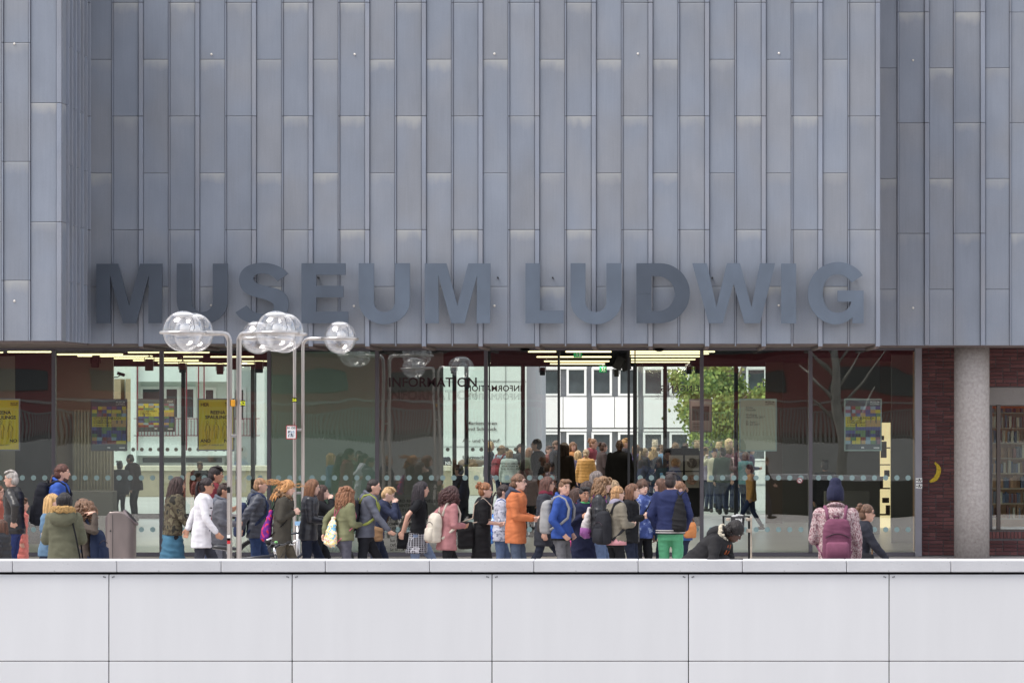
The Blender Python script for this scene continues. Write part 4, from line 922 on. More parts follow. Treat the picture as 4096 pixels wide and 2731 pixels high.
HANDS = {'down': (.02, .235, .86), 'fwd': (.24, .10, 1.12), 'hold': (.25, .055, 1.09), 'swingf': (.24, .22, .93), 'swingb': (-.22, .23, .95), 'face': (.17, .07, 1.47), 'brow': (-.24, .16, 1.53),
         'pocket': (.09, .185, .93), 'strap': (.15, .10, 1.24), 'hip': (-.06, .24, .99), 'lean': (.205, .07, 1.326), 'reach': (.36, .2, .98), 'chest': (.20, .03, 1.20)}
POLES = {'brow': (-1, .2, -.5), 'face': (-.1, .7, -.8), 'hip': (-.7, 1, .1), 'lean': (.3, .9, -.6)}
def ik(s, t, pole, a=.28, b=.255):
    s, t = np.array(s), np.array(t); d = t - s; L = np.linalg.norm(d); u = d / L
    if L > .995 * (a + b): L = .995 * (a + b); t = s + u * L
    x = (a * a - b * b + L * L) / (2 * L); h = math.sqrt(max(a * a - x * x, 0))
    p = np.array(pole, float); p = p - u * (p @ u); p /= np.linalg.norm(p) + 1e-9
    return s + u * x + p * h, t
class Fig:
    """One figure: unit space of 1.70 m, facing +x, then bent forward at the hips, scaled and turned."""
    def __init__(s, H, lean):
        s.s = 1.0; s.lean = R(lean); s.s = H / s.bend([(.025, 0, 1.70)])[0][2]
    def bend(s, v):
        v = np.array(v, float).reshape(-1, 3).copy()
        w = np.clip((v[:, 2] - .82) / .26, 0, 1); w = w * w * (3 - 2 * w); a = s.lean * w
        x, z = v[:, 0].copy(), v[:, 2] - .92
        v[:, 0] = x * np.cos(a) + z * np.sin(a); v[:, 2] = -x * np.sin(a) + z * np.cos(a) + .92
        return v * s.s
    def mesh(s, mb, name, mat, smooth=True):
        mb.v = [s.bend(np.concatenate(mb.v))]
        return mb.mesh(name, mat, smooth, fix=False)
def ringloft(mb, rows, seg=18, p=2.4):
    rr = []
    for z, rx, ry, cx in rows:
        a = np.arange(seg) * 2 * math.pi / seg; c, s_ = np.cos(a), np.sin(a)
        rr.append(np.stack([cx + rx * np.sign(c) * np.abs(c) ** (2 / p), ry * np.sign(s_) * np.abs(s_) ** (2 / p), np.full(seg, z)], 1))
    return mb.rings(rr)
def hand(mb, W, d, n, side, curl):
    d = d / np.linalg.norm(d); n = n - d * (n @ d); n /= np.linalg.norm(n) + 1e-9; l = np.cross(n, d)
    rot = np.stack([d, l, n], 1)
    mb.ell(W + d * .048, (.052, .041, .016), rot, 10, 7)
    for i, L in enumerate((.066, .074, .069, .054)):
        off = (i - 1.5) * .0205 * side; p0 = W + d * .08 + l * off
        d1 = d * math.cos(curl * .5) + n * math.sin(curl * .5) + l * off * 1.5; d2 = d * math.cos(curl * 1.4) + n * math.sin(curl * 1.4)
        p1 = p0 + d1 * L * .55; mb.capsule(p0, p1, .0105, .0098, 7); mb.capsule(p1, p1 + d2 * L * .5, .0098, .0082, 7)
    t0 = W + d * .025 - l * .03 * side; t1 = t0 + (d * .75 - l * .55 * side + n * .35) * .045
    mb.capsule(t0, t1, .013, .011, 7); mb.capsule(t1, t1 + (d * .9 + n * .35) * .034, .011, .009, 7)
def hairmesh(style, hm, far, seed, hs):
    """Hair in figure space: a skull cap that ends at the hairline, and locks hanging or blowing from it."""
    rg = random.Random(seed); mb = MB()
    def L(v): q = hm @ (Vector(v) * hs); return np.array(q)
    c3 = np.array(hm.to_3x3()); up = lambda v: np.array(v, float)
    def el(c, r, seg=16, rin=11): mb.ell(L(c), np.array(r) * hs, c3, seg, rin)
    def locks(n, a0, a1, length, r0=.02, wig=.006, out=.02, flow=(0, 0, -1), jit=.15, helix=0.0, zs=.05, endr=.35):
        if far: n = int(n * .6)
        for k in range(n):
            a = R(a0 + (a1 - a0) * (k + rg.uniform(-.4, .4)) / max(n - 1, 1)); ln = length * rg.uniform(1 - jit, 1 + jit * .5)
            p = L((-.012 + .084 * math.cos(a) * .75, .07 * math.sin(a) * .75, .09)); q = L((-.012 + .098 * math.cos(a), .084 * math.sin(a), zs * rg.uniform(.4, 1.2)))
            dr = q - L((0, 0, .05)); dr[2] = 0; dr /= np.linalg.norm(dr) + 1e-9
            pts = [p, q]; ph = rg.uniform(0, 6.28); m = 6 if not helix else 9
            f = np.array(flow, float); f /= np.linalg.norm(f)
            side = np.cross(f, dr); nn_ = np.linalg.norm(side); side = side / nn_ if nn_ > 1e-3 else np.array((0, 1., 0))
            for i in range(1, m + 1):
                t = i / m; w = wig * math.sin(ph + t * 7); h = helix * (t ** .5)
                pts.append(q + f * ln * t + dr * (out * math.sin(t * 2.4) + h * math.cos(ph + t * 16)) + side * (w + h * math.sin(ph + t * 16)))
            k_ = len(pts); rr = [r0 * .8, r0] + [r0 * (1 - (1 - endr) * (i / (k_ - 3)) ** 1.6) for i in range(k_ - 2)]
            mb.tube(pts, [x * rg.uniform(.85, 1.1) for x in rr], 6)
    def cap(t=0.0, front=0.0):
        el((-.009 + front, 0, .036), (.096 + t, .083 + t, .090 + t)); el((-.042, 0, -.012), (.070 + t, .078 + t, .088 + t))
    if style in ('short', 'buzz', 'fringe', 'afro', 'curlshort'):
        t = {'short': -.002, 'buzz': -.004, 'fringe': .003, 'afro': .010, 'curlshort': .008}[style]; cap(t)
        if style in ('short', 'fringe'):
            for k in range(16 if not far else 8):
                y = (k / (15 if not far else 7) - .5) * .13; f = .03 if style == 'fringe' else .0
                mb.tube([L((-.05, y * .7, .106)), L((.02, y * .9, .116 + rg.uniform(-.004, .010))), L((.066, y, .098 + rg.uniform(-.006, .010))), L((.086 + .012 * (style == 'fringe'), y * 1.05 + rg.uniform(-.01, .01), .088 - f))], [.010, .015, .013, .005], 6)
        if style in ('afro', 'curlshort'):
            for k in range(130 if not far else 24):
                a, b = rg.uniform(R(50), R(310)) if k % 3 else rg.uniform(0, 6.28), rg.uniform(.0, 1.0)
                if abs((a + math.pi) % (2 * math.pi) - math.pi) < R(65): b = rg.uniform(.68, 1)
                ce = math.sqrt(max(1 - b * b, 0)); el((-.018 + .100 * math.cos(a) * ce, .092 * math.sin(a) * ce, .03 + .100 * b - .06 * (1 - b)), ((.013 if style == 'afro' else .018),) * 3, 7, 5)
    elif style in ('bun', 'bunlow', 'pony', 'braid', 'ponylow'):
        cap(.0)
        locks(14, 75, 285, .03, .014, .0, -.03, (-.9, 0, -.2), zs=.03)
        if style == 'bun':
            for k in range(14): a = k * 2.4; el((-.105 + .022 * math.cos(a), .03 * math.sin(a), .075 + .028 * math.sin(a * 1.7)), (.03,) * 3, 8, 6)
        if style == 'bunlow': el((-.10, 0, -.045), (.04, .045, .045)); 
        if style in ('pony', 'ponylow'):
            z0 = .045 if style == 'pony' else -.05
            for k in range(12):
                y = rg.uniform(-.022, .022); e = rg.uniform(.8, 1.1)
                mb.tube([L((-.085, y * .5, z0)), L((-.13, y, z0 + .01)), L((-.15, y * 1.6, z0 - .08)), L((-.14 + rg.uniform(-.02, .02), y * 2.2, z0 - .20 * e)), L((-.12 + rg.uniform(-.02, .02), y * 1.6, z0 - .31 * e))], [.012, .016, .018, .014, .003], 6)
        if style == 'braid':
            for k in range(9): el((-.085 - .005 * k, .02 * (-1) ** k * .4 + .03, -.03 - .032 * k), (.024 - .0008 * k, .026 - .001 * k, .024), 9, 6)
            for k in range(5): mb.tube([L((-.12, .03, -.30)), L((-.13 + rg.uniform(-.02, .02), .03 + rg.uniform(-.02, .02), -.34)), L((-.13 + rg.uniform(-.03, .03), .03 + rg.uniform(-.03, .03), -.40))], [.016, .02, .004], 6)
    elif style == 'bob': cap(.005); locks(34, 62, 298, .15, .021, .004, -.004, jit=.1)
    elif style == 'shoulder': cap(.002); locks(34, 72, 288, .22, .019, .008, .006)
    elif style == 'long': cap(.002); locks(40, 74, 286, .36, .020, .010, .012)
    elif style == 'longwavy': cap(.004); locks(44, 72, 288, .44, .021, .014, .03, helix=.008)
    elif style == 'curly': cap(.008); locks(64, 60, 300, .33, .019, .01, .055, helix=.020, jit=.3, zs=.07); locks(20, 20, 340, .05, .02, .01, .03, zs=.09)
    elif style == 'bigcurl': cap(.018); locks(70, 64, 296, .21, .022, .012, .075, helix=.022, jit=.3, zs=.08)
    elif style == 'blown':
        cap(.004); locks(30, 74, 286, .26, .02, .02, .02, (-.45, 0, -.8)); locks(16, 100, 260, .28, .0055, .03, .02, (-1, 0, .05), zs=.06); locks(5, -60, -20, .22, .004, .02, .02, (1, -.1, .0), zs=.07)
    return mb

BAGS = []
def person(label, px, ytop, Y, yaw=0, skin=None, hair=('short', (70, 50, 40)), top=None, bottom=None, arms=('down', 'down'), stride=0.0, lean=3.0, hy=0, hp=0, far=False,
           group='people queueing in front of the museum', glasses=None, brow=None, shoes=True, extra=None, female=False, name='person', curl=.8, root_y=None, face=True, wrist=None):
    H = EYE - (ytop - CY) * Y / F - .012
    fg = Fig(H, lean); hs = 1.0 if fg.s > .93 else 1.0 + (.93 - fg.s) * .6
    skin = skin or LIGHT; seed = int(px) + 7
    hc = fg.bend([(.025, 0, 1.585)])[0]; off = Matrix.Rotation(R(yaw), 3, 'Z') @ Vector(hc)
    root = thing(name, label, 'person', (X(px, Y) - off.x, Y - off.y if root_y is None else root_y, 0), R(yaw), group)
    zoff = 0.0
    hm = Matrix.Translation((.025, 0, 1.585)) @ Matrix.Rotation(R(hy), 4, 'Z') @ Matrix.Rotation(R(hp) - fg.lean * .75, 4, 'Y')
    h3 = np.array(hm.to_3x3())
    def HL(v): return np.array(hm @ (Vector(v) * hs))
    # body: one continuous skin
    b = MB()
    b.ell(HL((0, 0, .008)), np.array((.094, .0745, .108)) * hs, h3, 16, 12); b.ell(HL((.02, 0, -.055)), np.array((.070, .056, .062)) * hs, h3, 14, 10)
    b.ell(HL((.045, 0, -.095)), np.array((.034, .026, .020)) * hs, h3, 10, 7)
    nose_r = np.array((Matrix.Rotation(R(-18), 3, 'Y')))
    b.ell(HL((.093, 0, -.012)), np.array((.015, .0105, .026)) * hs, h3 @ nose_r, 10, 7); b.ell(HL((.103, 0, -.028)), np.array((.012, .014, .010)) * hs, h3, 8, 6)
    for s_ in (-1, 1):
        b.ell(HL((-.008, s_ * .075, -.003)), np.array((.017, .009, .029)) * hs, h3, 9, 7)
        b.ell(HL((.078, s_ * .03, .036)), np.array((.014, .024, .008)) * hs, h3, 8, 5)
    b.capsule((.0, 0, 1.40), (.012, 0, 1.535), .055, .05, 12)
    ringloft(b, [(.80, .085, .13, 0), (.95, .098, .14, 0), (1.08, .09, .125, 0), (1.22, .10, .135, 0), (1.34, .10, .145, 0), (1.41, .085, .13, 0), (1.45, .055, .07, 0)])
    wid = .165 if female else .18
    arm = []
    for s_, key in ((1, arms[0]), (-1, arms[1])):
        hx, hyy, hz = HANDS[key]; sh = np.array((0, s_ * wid, 1.385)); pole = np.array(POLES.get(key, (-.6, .55, -.7))) * (1, s_, 1)
        e, w = ik(sh, (hx, hyy * s_, hz), pole); arm.append((sh, e, w, key, s_))
        b.capsule(sh, e, .042, .034, 10); b.capsule(e, w, .036, .025, 10)
        d = w - e
        if key == 'brow': d = np.array((.9, -.15 * s_, .08)); n = np.array((0, -.2 * s_, -1.))
        elif key in ('hold', 'fwd', 'chest'): n = np.array((0, -s_, .4)); d = d + np.array((.1, -.06 * s_, .02))
        elif key == 'lean': n = np.array((.3, 0, -1.)); d = np.array((.6, -.25 * s_, -.35))
        else: n = np.array((.2, -s_, 0))
        hand(b, w, d, n, s_, .15 if key == 'brow' else curl * (1.5 if key in ('strap', 'face', 'chest') else 1))
    legs = []
    for s_ in (1, -1):
        f = stride * s_; hip = np.array((0, s_ * .085, .90)); an = np.array((f * .34, s_ * .085, .085 + (.05 if f < 0 else 0) * abs(stride)))
        kn = (hip + an) / 2 + np.array((.05 + .05 * abs(f), s_ * .01, 0)); legs.append((hip, kn, an))
        b.capsule(hip, kn, .075, .05, 12); b.capsule(kn, an, .05, .033, 12); b.ell(an + np.array((.05, 0, -.04)), (.11, .036, .036), None, 10, 7)
    bo = part('body', fg.mesh(b, 'body', skin), root, (0, 0, 0), local=True); fuse(bo, .016 if far else .0088, 1 if far else 2, dec=0 if far else .42)
    if face:
        def put(nm, me, v, sy=1, yawoff=0):
            p = HL(v); o = part(nm, me, bo, tuple(fg.bend([p])[0]), local=True)
            o.rotation_euler = (Matrix.Rotation(fg.lean, 4, 'Y') @ hm.to_3x3().to_4x4()).to_euler(); sc = hs * fg.s * 1.06; o.scale = (sc, sc * sy, sc); return o
        for s_ in (-1, 1):
            put('eye', eyew, (.0795, s_ * .031, .013)); put('iris', iris, (.0815, s_ * .031, .013))
            put('eyebrow', brow or browm, (.0895, s_ * .033, .037), s_)
        put('mouth', lipm, (.0855, 0, -.063))
    if glasses:
        g = MB()
        for s_ in (-1, 1):
            g.tube([HL((.096, s_ * .033 + .025 * math.cos(k * .628), .010 + .019 * math.sin(k * .628))) for k in range(11)], .0026, 5)
            g.tube([HL((.093, s_ * .058, .014)), HL((.04, s_ * .081, .012)), HL((-.02, s_ * .083, .008))], .0026, 5)
            if glasses == 'sun': g.ell(HL((.094, s_ * .033, .010)), (.004, .024, .018), h3, 10, 6)
        g.tube([HL((.098, -.009, .014)), HL((.101, 0, .016)), HL((.098, .009, .014))], .0026, 5)
        part('glasses', fg.mesh(g, 'glasses', GLASSES_M), root, (0, 0, 0), local=True)
    # hair or hat
    if hair:
        st, col_ = hair[0], hair[1]
        q = hairmesh(st, hm, far, seed, hs)
        part('hair', fg.mesh(q, 'hair', HR(*col_)), root, (0, 0, 0), local=True)
    # clothing
    top = top or dict(mat=C(60, 60, 66)); mt = top['mat']; k = top.get('b', 1.06); hem = top.get('hem', .84)
    t = MB(); fl = top.get('flare', 1.0)
    rows = [(1.478, .058, .066, -.004), (1.45, .082, .105, -.004), (1.405, .108, .165, 0), (1.34, .122, .178, .0), (1.22, .118, .166, 0), (1.08, .112, .156, 0)]
    zz = [z for z in (.95, .80, .65, .50) if z > hem + .04] + [hem]
    for z in zz: rows.append((z, (.120 + .03 * max(0, .95 - z)) * (fl if z == hem else 1), (.168 + .03 * max(0, .95 - z)) * (fl if z == hem else 1), .0))
    k2 = max(k, 1.13); rows = [(z, rx * (k2 if z < 1.0 else k), ry * (k2 if z < 1.0 else k) * (.95 if female and z > 1.0 else 1), cx) for z, rx, ry, cx in rows][::-1]
    ringloft(t, rows)
    sl = top.get('sleeve', 'long'); sr = top.get('sr', 1.0) * k
    for sh, e, w, key, s_ in arm:
        t.ell(sh, (.062 * sr, .062 * sr, .065 * sr), None, 12, 8)
        if sl == 'long':
            u = (w - e) / (np.linalg.norm(w - e) + 1e-9); t.capsule(sh, e, .060 * sr, .052 * sr, 12); t.capsule(e, w - u * .018, .052 * sr, .041 * sr, 12)
        elif sl == 'half': t.capsule(sh, sh + (e - sh) * .95, .066 * sr, .060 * sr, 12)
        elif sl == 'short': t.capsule(sh, sh + (e - sh) * .55, .063 * sr, .062 * sr, 12)
    tname = top.get('name', 'jacket')
    to = part(tname, fg.mesh(t, tname, mt), root, (0, 0, 0), local=True); fuse(to, .02 if far else .0125, 2, 0 if far else top.get('wr', .0055), top.get('puff', 0), seed)
    if top.get('rib'):
        q = MB(); z = hem
        for i, m_ in enumerate(top['rib']):
            q = MB(); ringloft(q, [(z - .012 + i * .014, .128 * k, .176 * k, 0), (z + .002 + i * .014, .131 * k, .180 * k, 0)]); part('waistband', fg.mesh(q, 'waistband', m_), to, (0, 0, 0), local=True)
    if top.get('hood'):
        q = MB(); hk = top.get('hk', 1.0)
        q.ell((-.088 * k, 0, 1.40), (.062 * hk, .115 * hk, .085 * hk), np.array(Matrix.Rotation(R(18), 3, 'Y')), 14, 10)
        q.tube([(-.012 + .082 * math.cos(a), .09 * math.sin(a), 1.468 - .035 * math.cos(a)) for a in np.linspace(R(28), R(332), 16)], [.026 * hk] * 16, 8)
        ho = part('hood', fg.mesh(q, 'hood', top['hood']), to, (0, 0, 0), local=True); fuse(ho, .018 if far else .011, 2, .003 if not far else 0, 0, seed + 3)
    if top.get('fur'):
        q = MB(); rg = random.Random(seed)
        for j in range(90 if not far else 30):
            a = R(20 + 320 * rg.random()); rr = .105 + rg.uniform(-.02, .03)
            q.ell((-.03 + rr * math.cos(a) * 1.05, rr * 1.12 * math.sin(a), 1.475 - .045 * math.cos(a) + rg.uniform(-.03, .03)), (.026,) * 3, None, 6, 4)
        part('fur_collar', fg.mesh(q, 'fur_collar', top['fur']), to, (0, 0, 0), local=True)
    if top.get('zip'):
        q = MB(); q.tube([(.062 * k, 0, 1.455)] + [((.124 if z < 1.38 else .112) * k + .006, 0, z) for z in (1.40, 1.3, 1.15, 1.0, hem + .02)], .006, 5); part('zip', fg.mesh(q, 'zip', top['zip']), to, (0, 0, 0), local=True)
    if top.get('toggles'):
        for z in (1.28, 1.17, 1.06, .95):
            q = MB(); q.tube([(.085, -.128 - .0 * z, z), (.108, -.105, z + .004), (.126, -.07, z)], .011, 6); part('toggle', fg.mesh(q, 'toggle', top['toggles']), to, (0, 0, 0), local=True)
    if top.get('scarf'):
        q = MB(); q.tube([(.005 + .078 * math.cos(a), .083 * math.sin(a), 1.47 + .012 * math.sin(a * 2)) for a in np.linspace(0, 6.1, 18)], .034, 8); q.tube([(.002 + .085 * math.cos(a), .092 * math.sin(a), 1.44 - .01 * math.sin(a)) for a in np.linspace(.3, 6.2, 18)], .034, 8)
        if top.get('tail'): q.tube([(.07, -.07, 1.45), (.115, -.085, 1.35), (.13, -.09, 1.15), (.125, -.1, .95)], [.03, .036, .038, .03], 8)
        so = part('scarf', fg.mesh(q, 'scarf', top['scarf']), root, (0, 0, 0), local=True); fuse(so, .014, 1, .003, 0, seed + 5)
    if top.get('shirt'):
        q = MB(); ringloft(q, [(hem - .05, .128 * k, .172 * k, 0), (hem + .04, .126 * k, .170 * k, 0)]); part('shirt_hem', fg.mesh(q, 'shirt_hem', top['shirt']), root, (0, 0, 0), local=True)
    if top.get('stripes'):
        for sh, e, w, key, s_ in arm:
            for dz in (-.012, 0, .012):
                u = np.array((dz, s_ * .061 * k, 0)); q = MB(); q.tube([sh + u + (0, 0, .02), e + u * .95, w + u * .75], .0035, 4); part('sleeve_stripe', fg.mesh(q, 'sleeve_stripe', top['stripes']), to, (0, 0, 0), local=True)
    bottom = bottom or dict(mat=C(52, 62, 92, 'denim')); mt = bottom['mat']; q = MB(); bk = bottom.get('b', 1.0)
    if bottom.get('skirt'):
        z1 = bottom['skirt']; ringloft(q, [(z1, .21 * bk, .23 * bk, stride * .04), (z1 + .15, .185 * bk, .21 * bk, .0), (.80, .145, .18, 0), (1.0, .118, .155, 0)])
        bn_ = 'skirt'
        for hip, kn, an in legs: pass
        bo_ = part('skirt', fg.mesh(q, 'skirt', mt), root, (0, 0, 0), local=True); fuse(bo_, .016, 2, .010, 0, seed + 1)
        q = MB(); mt = bottom.get('under', C(40, 40, 46))
    ringloft(q, [(.78, .110, .160, 0), (.90, .118, .163, 0), (1.02, .108, .150, 0)])
    for hip, kn, an in legs:
        q.capsule(hip + np.array((0, 0, -.02)), kn, .092 * bk, .066 * bk, 12); q.capsule(kn, an + np.array((0, 0, .01)), .066 * bk, .052 * bk, 12)
    tr_ = part('trousers', fg.mesh(q, 'trousers', mt), root, (0, 0, 0), local=True); fuse(tr_, .022 if far else .014, 2, 0 if far else .005, 0, seed + 2)
    if bottom.get('wrap'):
        q = MB(); ringloft(q, [(.62, .17, .205, -.03), (.74, .15, .19, -.01), (.90, .132, .175, 0), (.98, .122, .165, 0)]); q.tube([(.12, -.06, .95), (.15, -.07, .85), (.13, -.08, .72)], [.03, .028, .02], 7)
        wo = part('tied_shirt', fg.mesh(q, 'tied_shirt', bottom['wrap']), root, (0, 0, 0), local=True); fuse(wo, .013, 2, .008, 0, seed + 6)
    if shoes:
        for hip, kn, an in legs:
            q = MB(); q.ell(an + np.array((.055, 0, -.045)), (.135, .047, .040), None, 12, 8); q.capsule(an + np.array((-.01, 0, -.03)), an + np.array((0, 0, .03)), .05, .052, 10); part('shoe', fg.mesh(q, 'shoe', SHOE), root, (0, 0, 0), local=True)
    root['fig'] = 1; del root['fig']
    return root, fg, dict(arm=arm, hm=hm, k=k, HL=HL, hem=hem)

def worn(ref, name, label, cat, group='bags carried by the people in the queue'):
    root = ref[0]; return thing(name, label, cat, tuple(root.location), root.rotation_euler.z, group)
def backpack(ref, label, mat, mat2=None, strap=None, w=.30, h=.44, d=.17, one=False, top=1.40, pocket=True, sag=0.0):
    root, fg, inf = ref; k = inf['k']; t = worn(ref, 'backpack', label, 'backpack'); x0 = -.105 * k; zc = top - h / 2; mat2 = mat2 or mat; strap = strap or mat2
    q = MB(); rows = []
    for z, f, g in ((-.5, .62, .8), (-.46, .9, .95), (-.3, 1, 1), (.0, 1, 1), (.3, .86, .95), (.44, .62, .82), (.5, .3, .55)): rows.append((zc + z * h, d / 2 * f, w / 2 * g, x0 - d * .5 - sag * (.5 - z)))
    ringloft(q, rows, 20, 3.2); o = part('bag_body', fg.mesh(q, 'bag_body', mat), t, (0, 0, 0), local=True); fuse(o, .013, 1, .004, 0, int(top * 100) + int(w * 100))
    if pocket:
        q = MB(); ringloft(q, [(zc - .46 * h, .03, w * .36, x0 - d * .92 - sag), (zc - .40 * h, .05, w * .41, x0 - d * .95 - sag), (zc - .08 * h, .048, w * .40, x0 - d * .93 - sag * .6), (zc - .03 * h, .02, w * .34, x0 - d * .9 - sag * .5)], 16, 3.4)
        part('pocket', fg.mesh(q, 'pocket', mat2), t, (0, 0, 0), local=True)
        q = MB(); q.tube([(x0 - d * .99 - sag * .4, y, zc + .06 * h + .10 * h * (1 - (y / (w * .42)) ** 2)) for y in np.linspace(-w * .42, w * .42, 9)], .0045, 5); part('zip', fg.mesh(q, 'zip', M('zip_dark', S(52, 40, 48), .5)), t, (0, 0, 0), local=True)
    for s_ in ((-1, 1) if not one else (one,)):
        q = MB(); y = s_ * .105
        q.tube([(x0 - .02, y * .8, top - .04), (x0 * .75, y, 1.44), (-.01, y * 1.1, 1.468), (.07 * k, y * 1.1, 1.425), (.122 * k + .01, y * 1.1, 1.30), (.122 * k, y * 1.25, 1.16), (.04, s_ * .175 * k, 1.06), (x0 - .01, s_ * w * .42, zc - h * .38)], .021, 6)
        part('strap', fg.mesh(q, 'strap', strap), t, (0, 0, 0), local=True)
    q = MB(); q.tube([(x0 - .03, -.03, top - .015), (x0 - .05, -.02, top + .03), (x0 - .05, .02, top + .03), (x0 - .03, .03, top - .015)], .007, 6); part('handle', fg.mesh(q, 'handle', strap), t, (0, 0, 0), local=True)
    return t
def gymbag(ref, label, mat, cord, y=0.0, top=1.36, h=.42, w=.30, x=-.13, mat2=None):
    root, fg, inf = ref; k = inf['k']; t = worn(ref, 'drawstring_bag', label, 'drawstring bag'); x0 = x * k
    q = MB(); zc = top - h; ringloft(q, [(zc, .03, w * .36, x0 - .045), (zc + .05, .075, w * .48, x0 - .06), (zc + .18, .07, w * .46, x0 - .05), (zc + h * .72, .045, w * .32, x0 - .03), (zc + h * .93, .026, w * .14, x0 - .015), (zc + h, .03, w * .17, x0 - .01)], 16, 2.2)
    q.v = [np.concatenate(q.v) + np.array((0, y, 0))]
    o = part('bag_body', fg.mesh(q, 'bag_body', mat), t, (0, 0, 0), local=True); fuse(o, .012, 1, .008, 0, int(h * 100) + int(y * 50))
    if mat2:
        q = MB(); ringloft(q, [(zc + .0, .034, w * .38, x0 - .046), (zc + .05, .080, w * .50, x0 - .061), (zc + .15, .077, w * .485, x0 - .054)], 16, 2.2); q.v = [np.concatenate(q.v) + np.array((0, y, 0))]; part('bag_base', fg.mesh(q, 'bag_base', mat2), t, (0, 0, 0), local=True)
    for s_ in (-1, 1):
        yy = y + s_ * .05 if abs(y) > .05 else s_ * .1
        q = MB(); q.tube([(x0 - .01, y, zc + h * .96), (x0 * .6, yy, 1.44), (-.0, yy * 1.05, 1.475), (.08, yy * 1.05, 1.42), (.125 * k, yy * 1.2, 1.25), (.05, s_ * .18 * k if abs(y) < .05 else y * 1.25, 1.08), (x0 - .03, y + s_ * w * .36, zc + .05)], .0075, 6); part('cord', fg.mesh(q, 'cord', cord), t, (0, 0, 0), local=True)
    return t
def shoulderbag(ref, label, mat, strap, y=-.2, z=.86, x=-.06, w=.26, h=.24, cross=True, name='shoulder_bag', cat='shoulder bag'):
    root, fg, inf = ref; k = inf['k']; t = worn(ref, name, label, cat); q = MB()
    ringloft(q, [(z - h / 2, w * .42, .035, 0), (z - h * .4, w * .5, .055, 0), (z + h * .3, w * .48, .05, 0), (z + h / 2, w * .42, .03, 0)], 18, 3.4); q.v = [np.concatenate(q.v) + np.array((x, y, 0))]
    o = part('bag_body', fg.mesh(q, 'bag_body', mat), t, (0, 0, 0), local=True); fuse(o, .012, 1, .006, 0, int(w * 100))
    s_ = -1 if y > 0 else 1; q = MB(); e = s_ * .09 if cross else -s_ * .14
    q.tube([(x + w * .35, y, z + h * .45), (.128 * k, y * .5 + e * .4, 1.16), (.118 * k, e * .9, 1.36), (0, e, 1.475), (-.112 * k, e * .9, 1.36), (-.125 * k, y * .5 + e * .4, 1.16), (x - w * .35, y, z + h * .45)], .010, 6); part('strap', fg.mesh(q, 'strap', strap), t, (0, 0, 0), local=True)
    return t
# ------------------------------------------------------------------ the people in front
D = lambda r, g, b: C(r, g, b, 'denim')
LE = lambda r, g, b: C(r, g, b, 'leather')
PU = lambda r, g, b: C(r, g, b, 'puffer')
FU = lambda r, g, b: C(r, g, b, 'fur')
BK = C(30, 31, 36); JEANS = D(66, 84, 124); NAVYT = D(42, 50, 72)
CAMO = M('camouflage', S(70, 66, 54), .85, vscale=9, detail=2, bump=.3, bscale=55, ramp=[(0, S(40, 38, 34)), (.42, S(84, 78, 62)), (.52, S(66, 58, 48)), (.6, S(98, 92, 74))])
PLAID = plaid('red_plaid', S(150, 40, 52), S(110, 60, 90), S(60, 30, 50), 60)
PLAIDW = plaid('white_plaid', S(52, 52, 60), S(206, 206, 214), S(34, 34, 40), 34)
TIE = M('tie_dye', S(70, 84, 140), .85, vscale=9, detail=5, ramp=[(0, S(60, 76, 130)), (.48, S(78, 94, 150)), (.56, S(150, 164, 200)), (.60, S(66, 82, 138))])
HOUND = M('hound_print', S(170, 120, 130), .85, vscale=40, detail=3, stretch=(1, 1, .8), bump=.1, bscale=50, ramp=[(0, S(124, 92, 98)), (.42, S(158, 126, 131)), (.50, S(188, 174, 173)), (.57, S(152, 120, 126)), (.63, S(116, 86, 93))])
FLORAL = M('pastel_floral', S(226, 206, 150), .8, vscale=22, detail=1, ramp=[(0, S(120, 170, 200)), (.42, S(236, 214, 140)), (.52, S(226, 226, 220)), (.58, S(232, 150, 160)), (.64, S(226, 190, 90))])
PURP = M('purple_print', S(110, 40, 120), .8, vscale=18, detail=1, ramp=[(0, S(96, 34, 120)), (.50, S(130, 40, 130)), (.58, S(196, 50, 70))])
BLKFLO = M('black_floral', S(30, 28, 32), .8, vscale=20, detail=1, ramp=[(0, S(28, 26, 30)), (.60, S(190, 110, 110)), (.66, S(214, 190, 170))])
SPECK = M('grey_speckled', S(176, 176, 188), .85, vscale=26, detail=2, ramp=[(0, S(120, 122, 138)), (.40, S(176, 176, 188)), (.6, S(188, 188, 198))])
LEFT = 'people standing at the left'
p = person('grey haired man in a black leather jacket and glasses, facing left', 45, 1880, 60, 172, LIGHT, ('short', (176, 172, 168)), dict(mat=LE(34, 31, 33), hem=.80, b=1.16, hood=None), dict(mat=D(52, 66, 122)), ('hip', 'down'), 0, 2, glasses='y', group=LEFT)
person('person in a long coral puffer coat half hidden by the leather jacket man', 92, 1992, 61.8, 10, LIGHT, ('short', (90, 66, 50)), dict(mat=PU(232, 112, 96), hem=.42, b=1.2, puff=.008, name='coat'), None, ('down', 'down'), 0, 2, group=LEFT)
person('bearded person in an orange top cut by the left edge of the photo', -6, 1938, 61, 0, LIGHT, ('buzz', (120, 84, 66)), dict(mat=C(204, 104, 80), hem=.8), None, ('down', 'down'), 0, 2, group=LEFT, glasses='y')
person('child with brown hair in a black quilted jacket at the left edge', 4, 2078, 56.6, 165, LIGHT, ('long', (84, 56, 44)), dict(mat=PU(34, 35, 42), hem=.66, b=1.22, puff=.008), NAVYT and dict(mat=NAVYT), ('down', 'down'), 0, 3, group=LEFT)
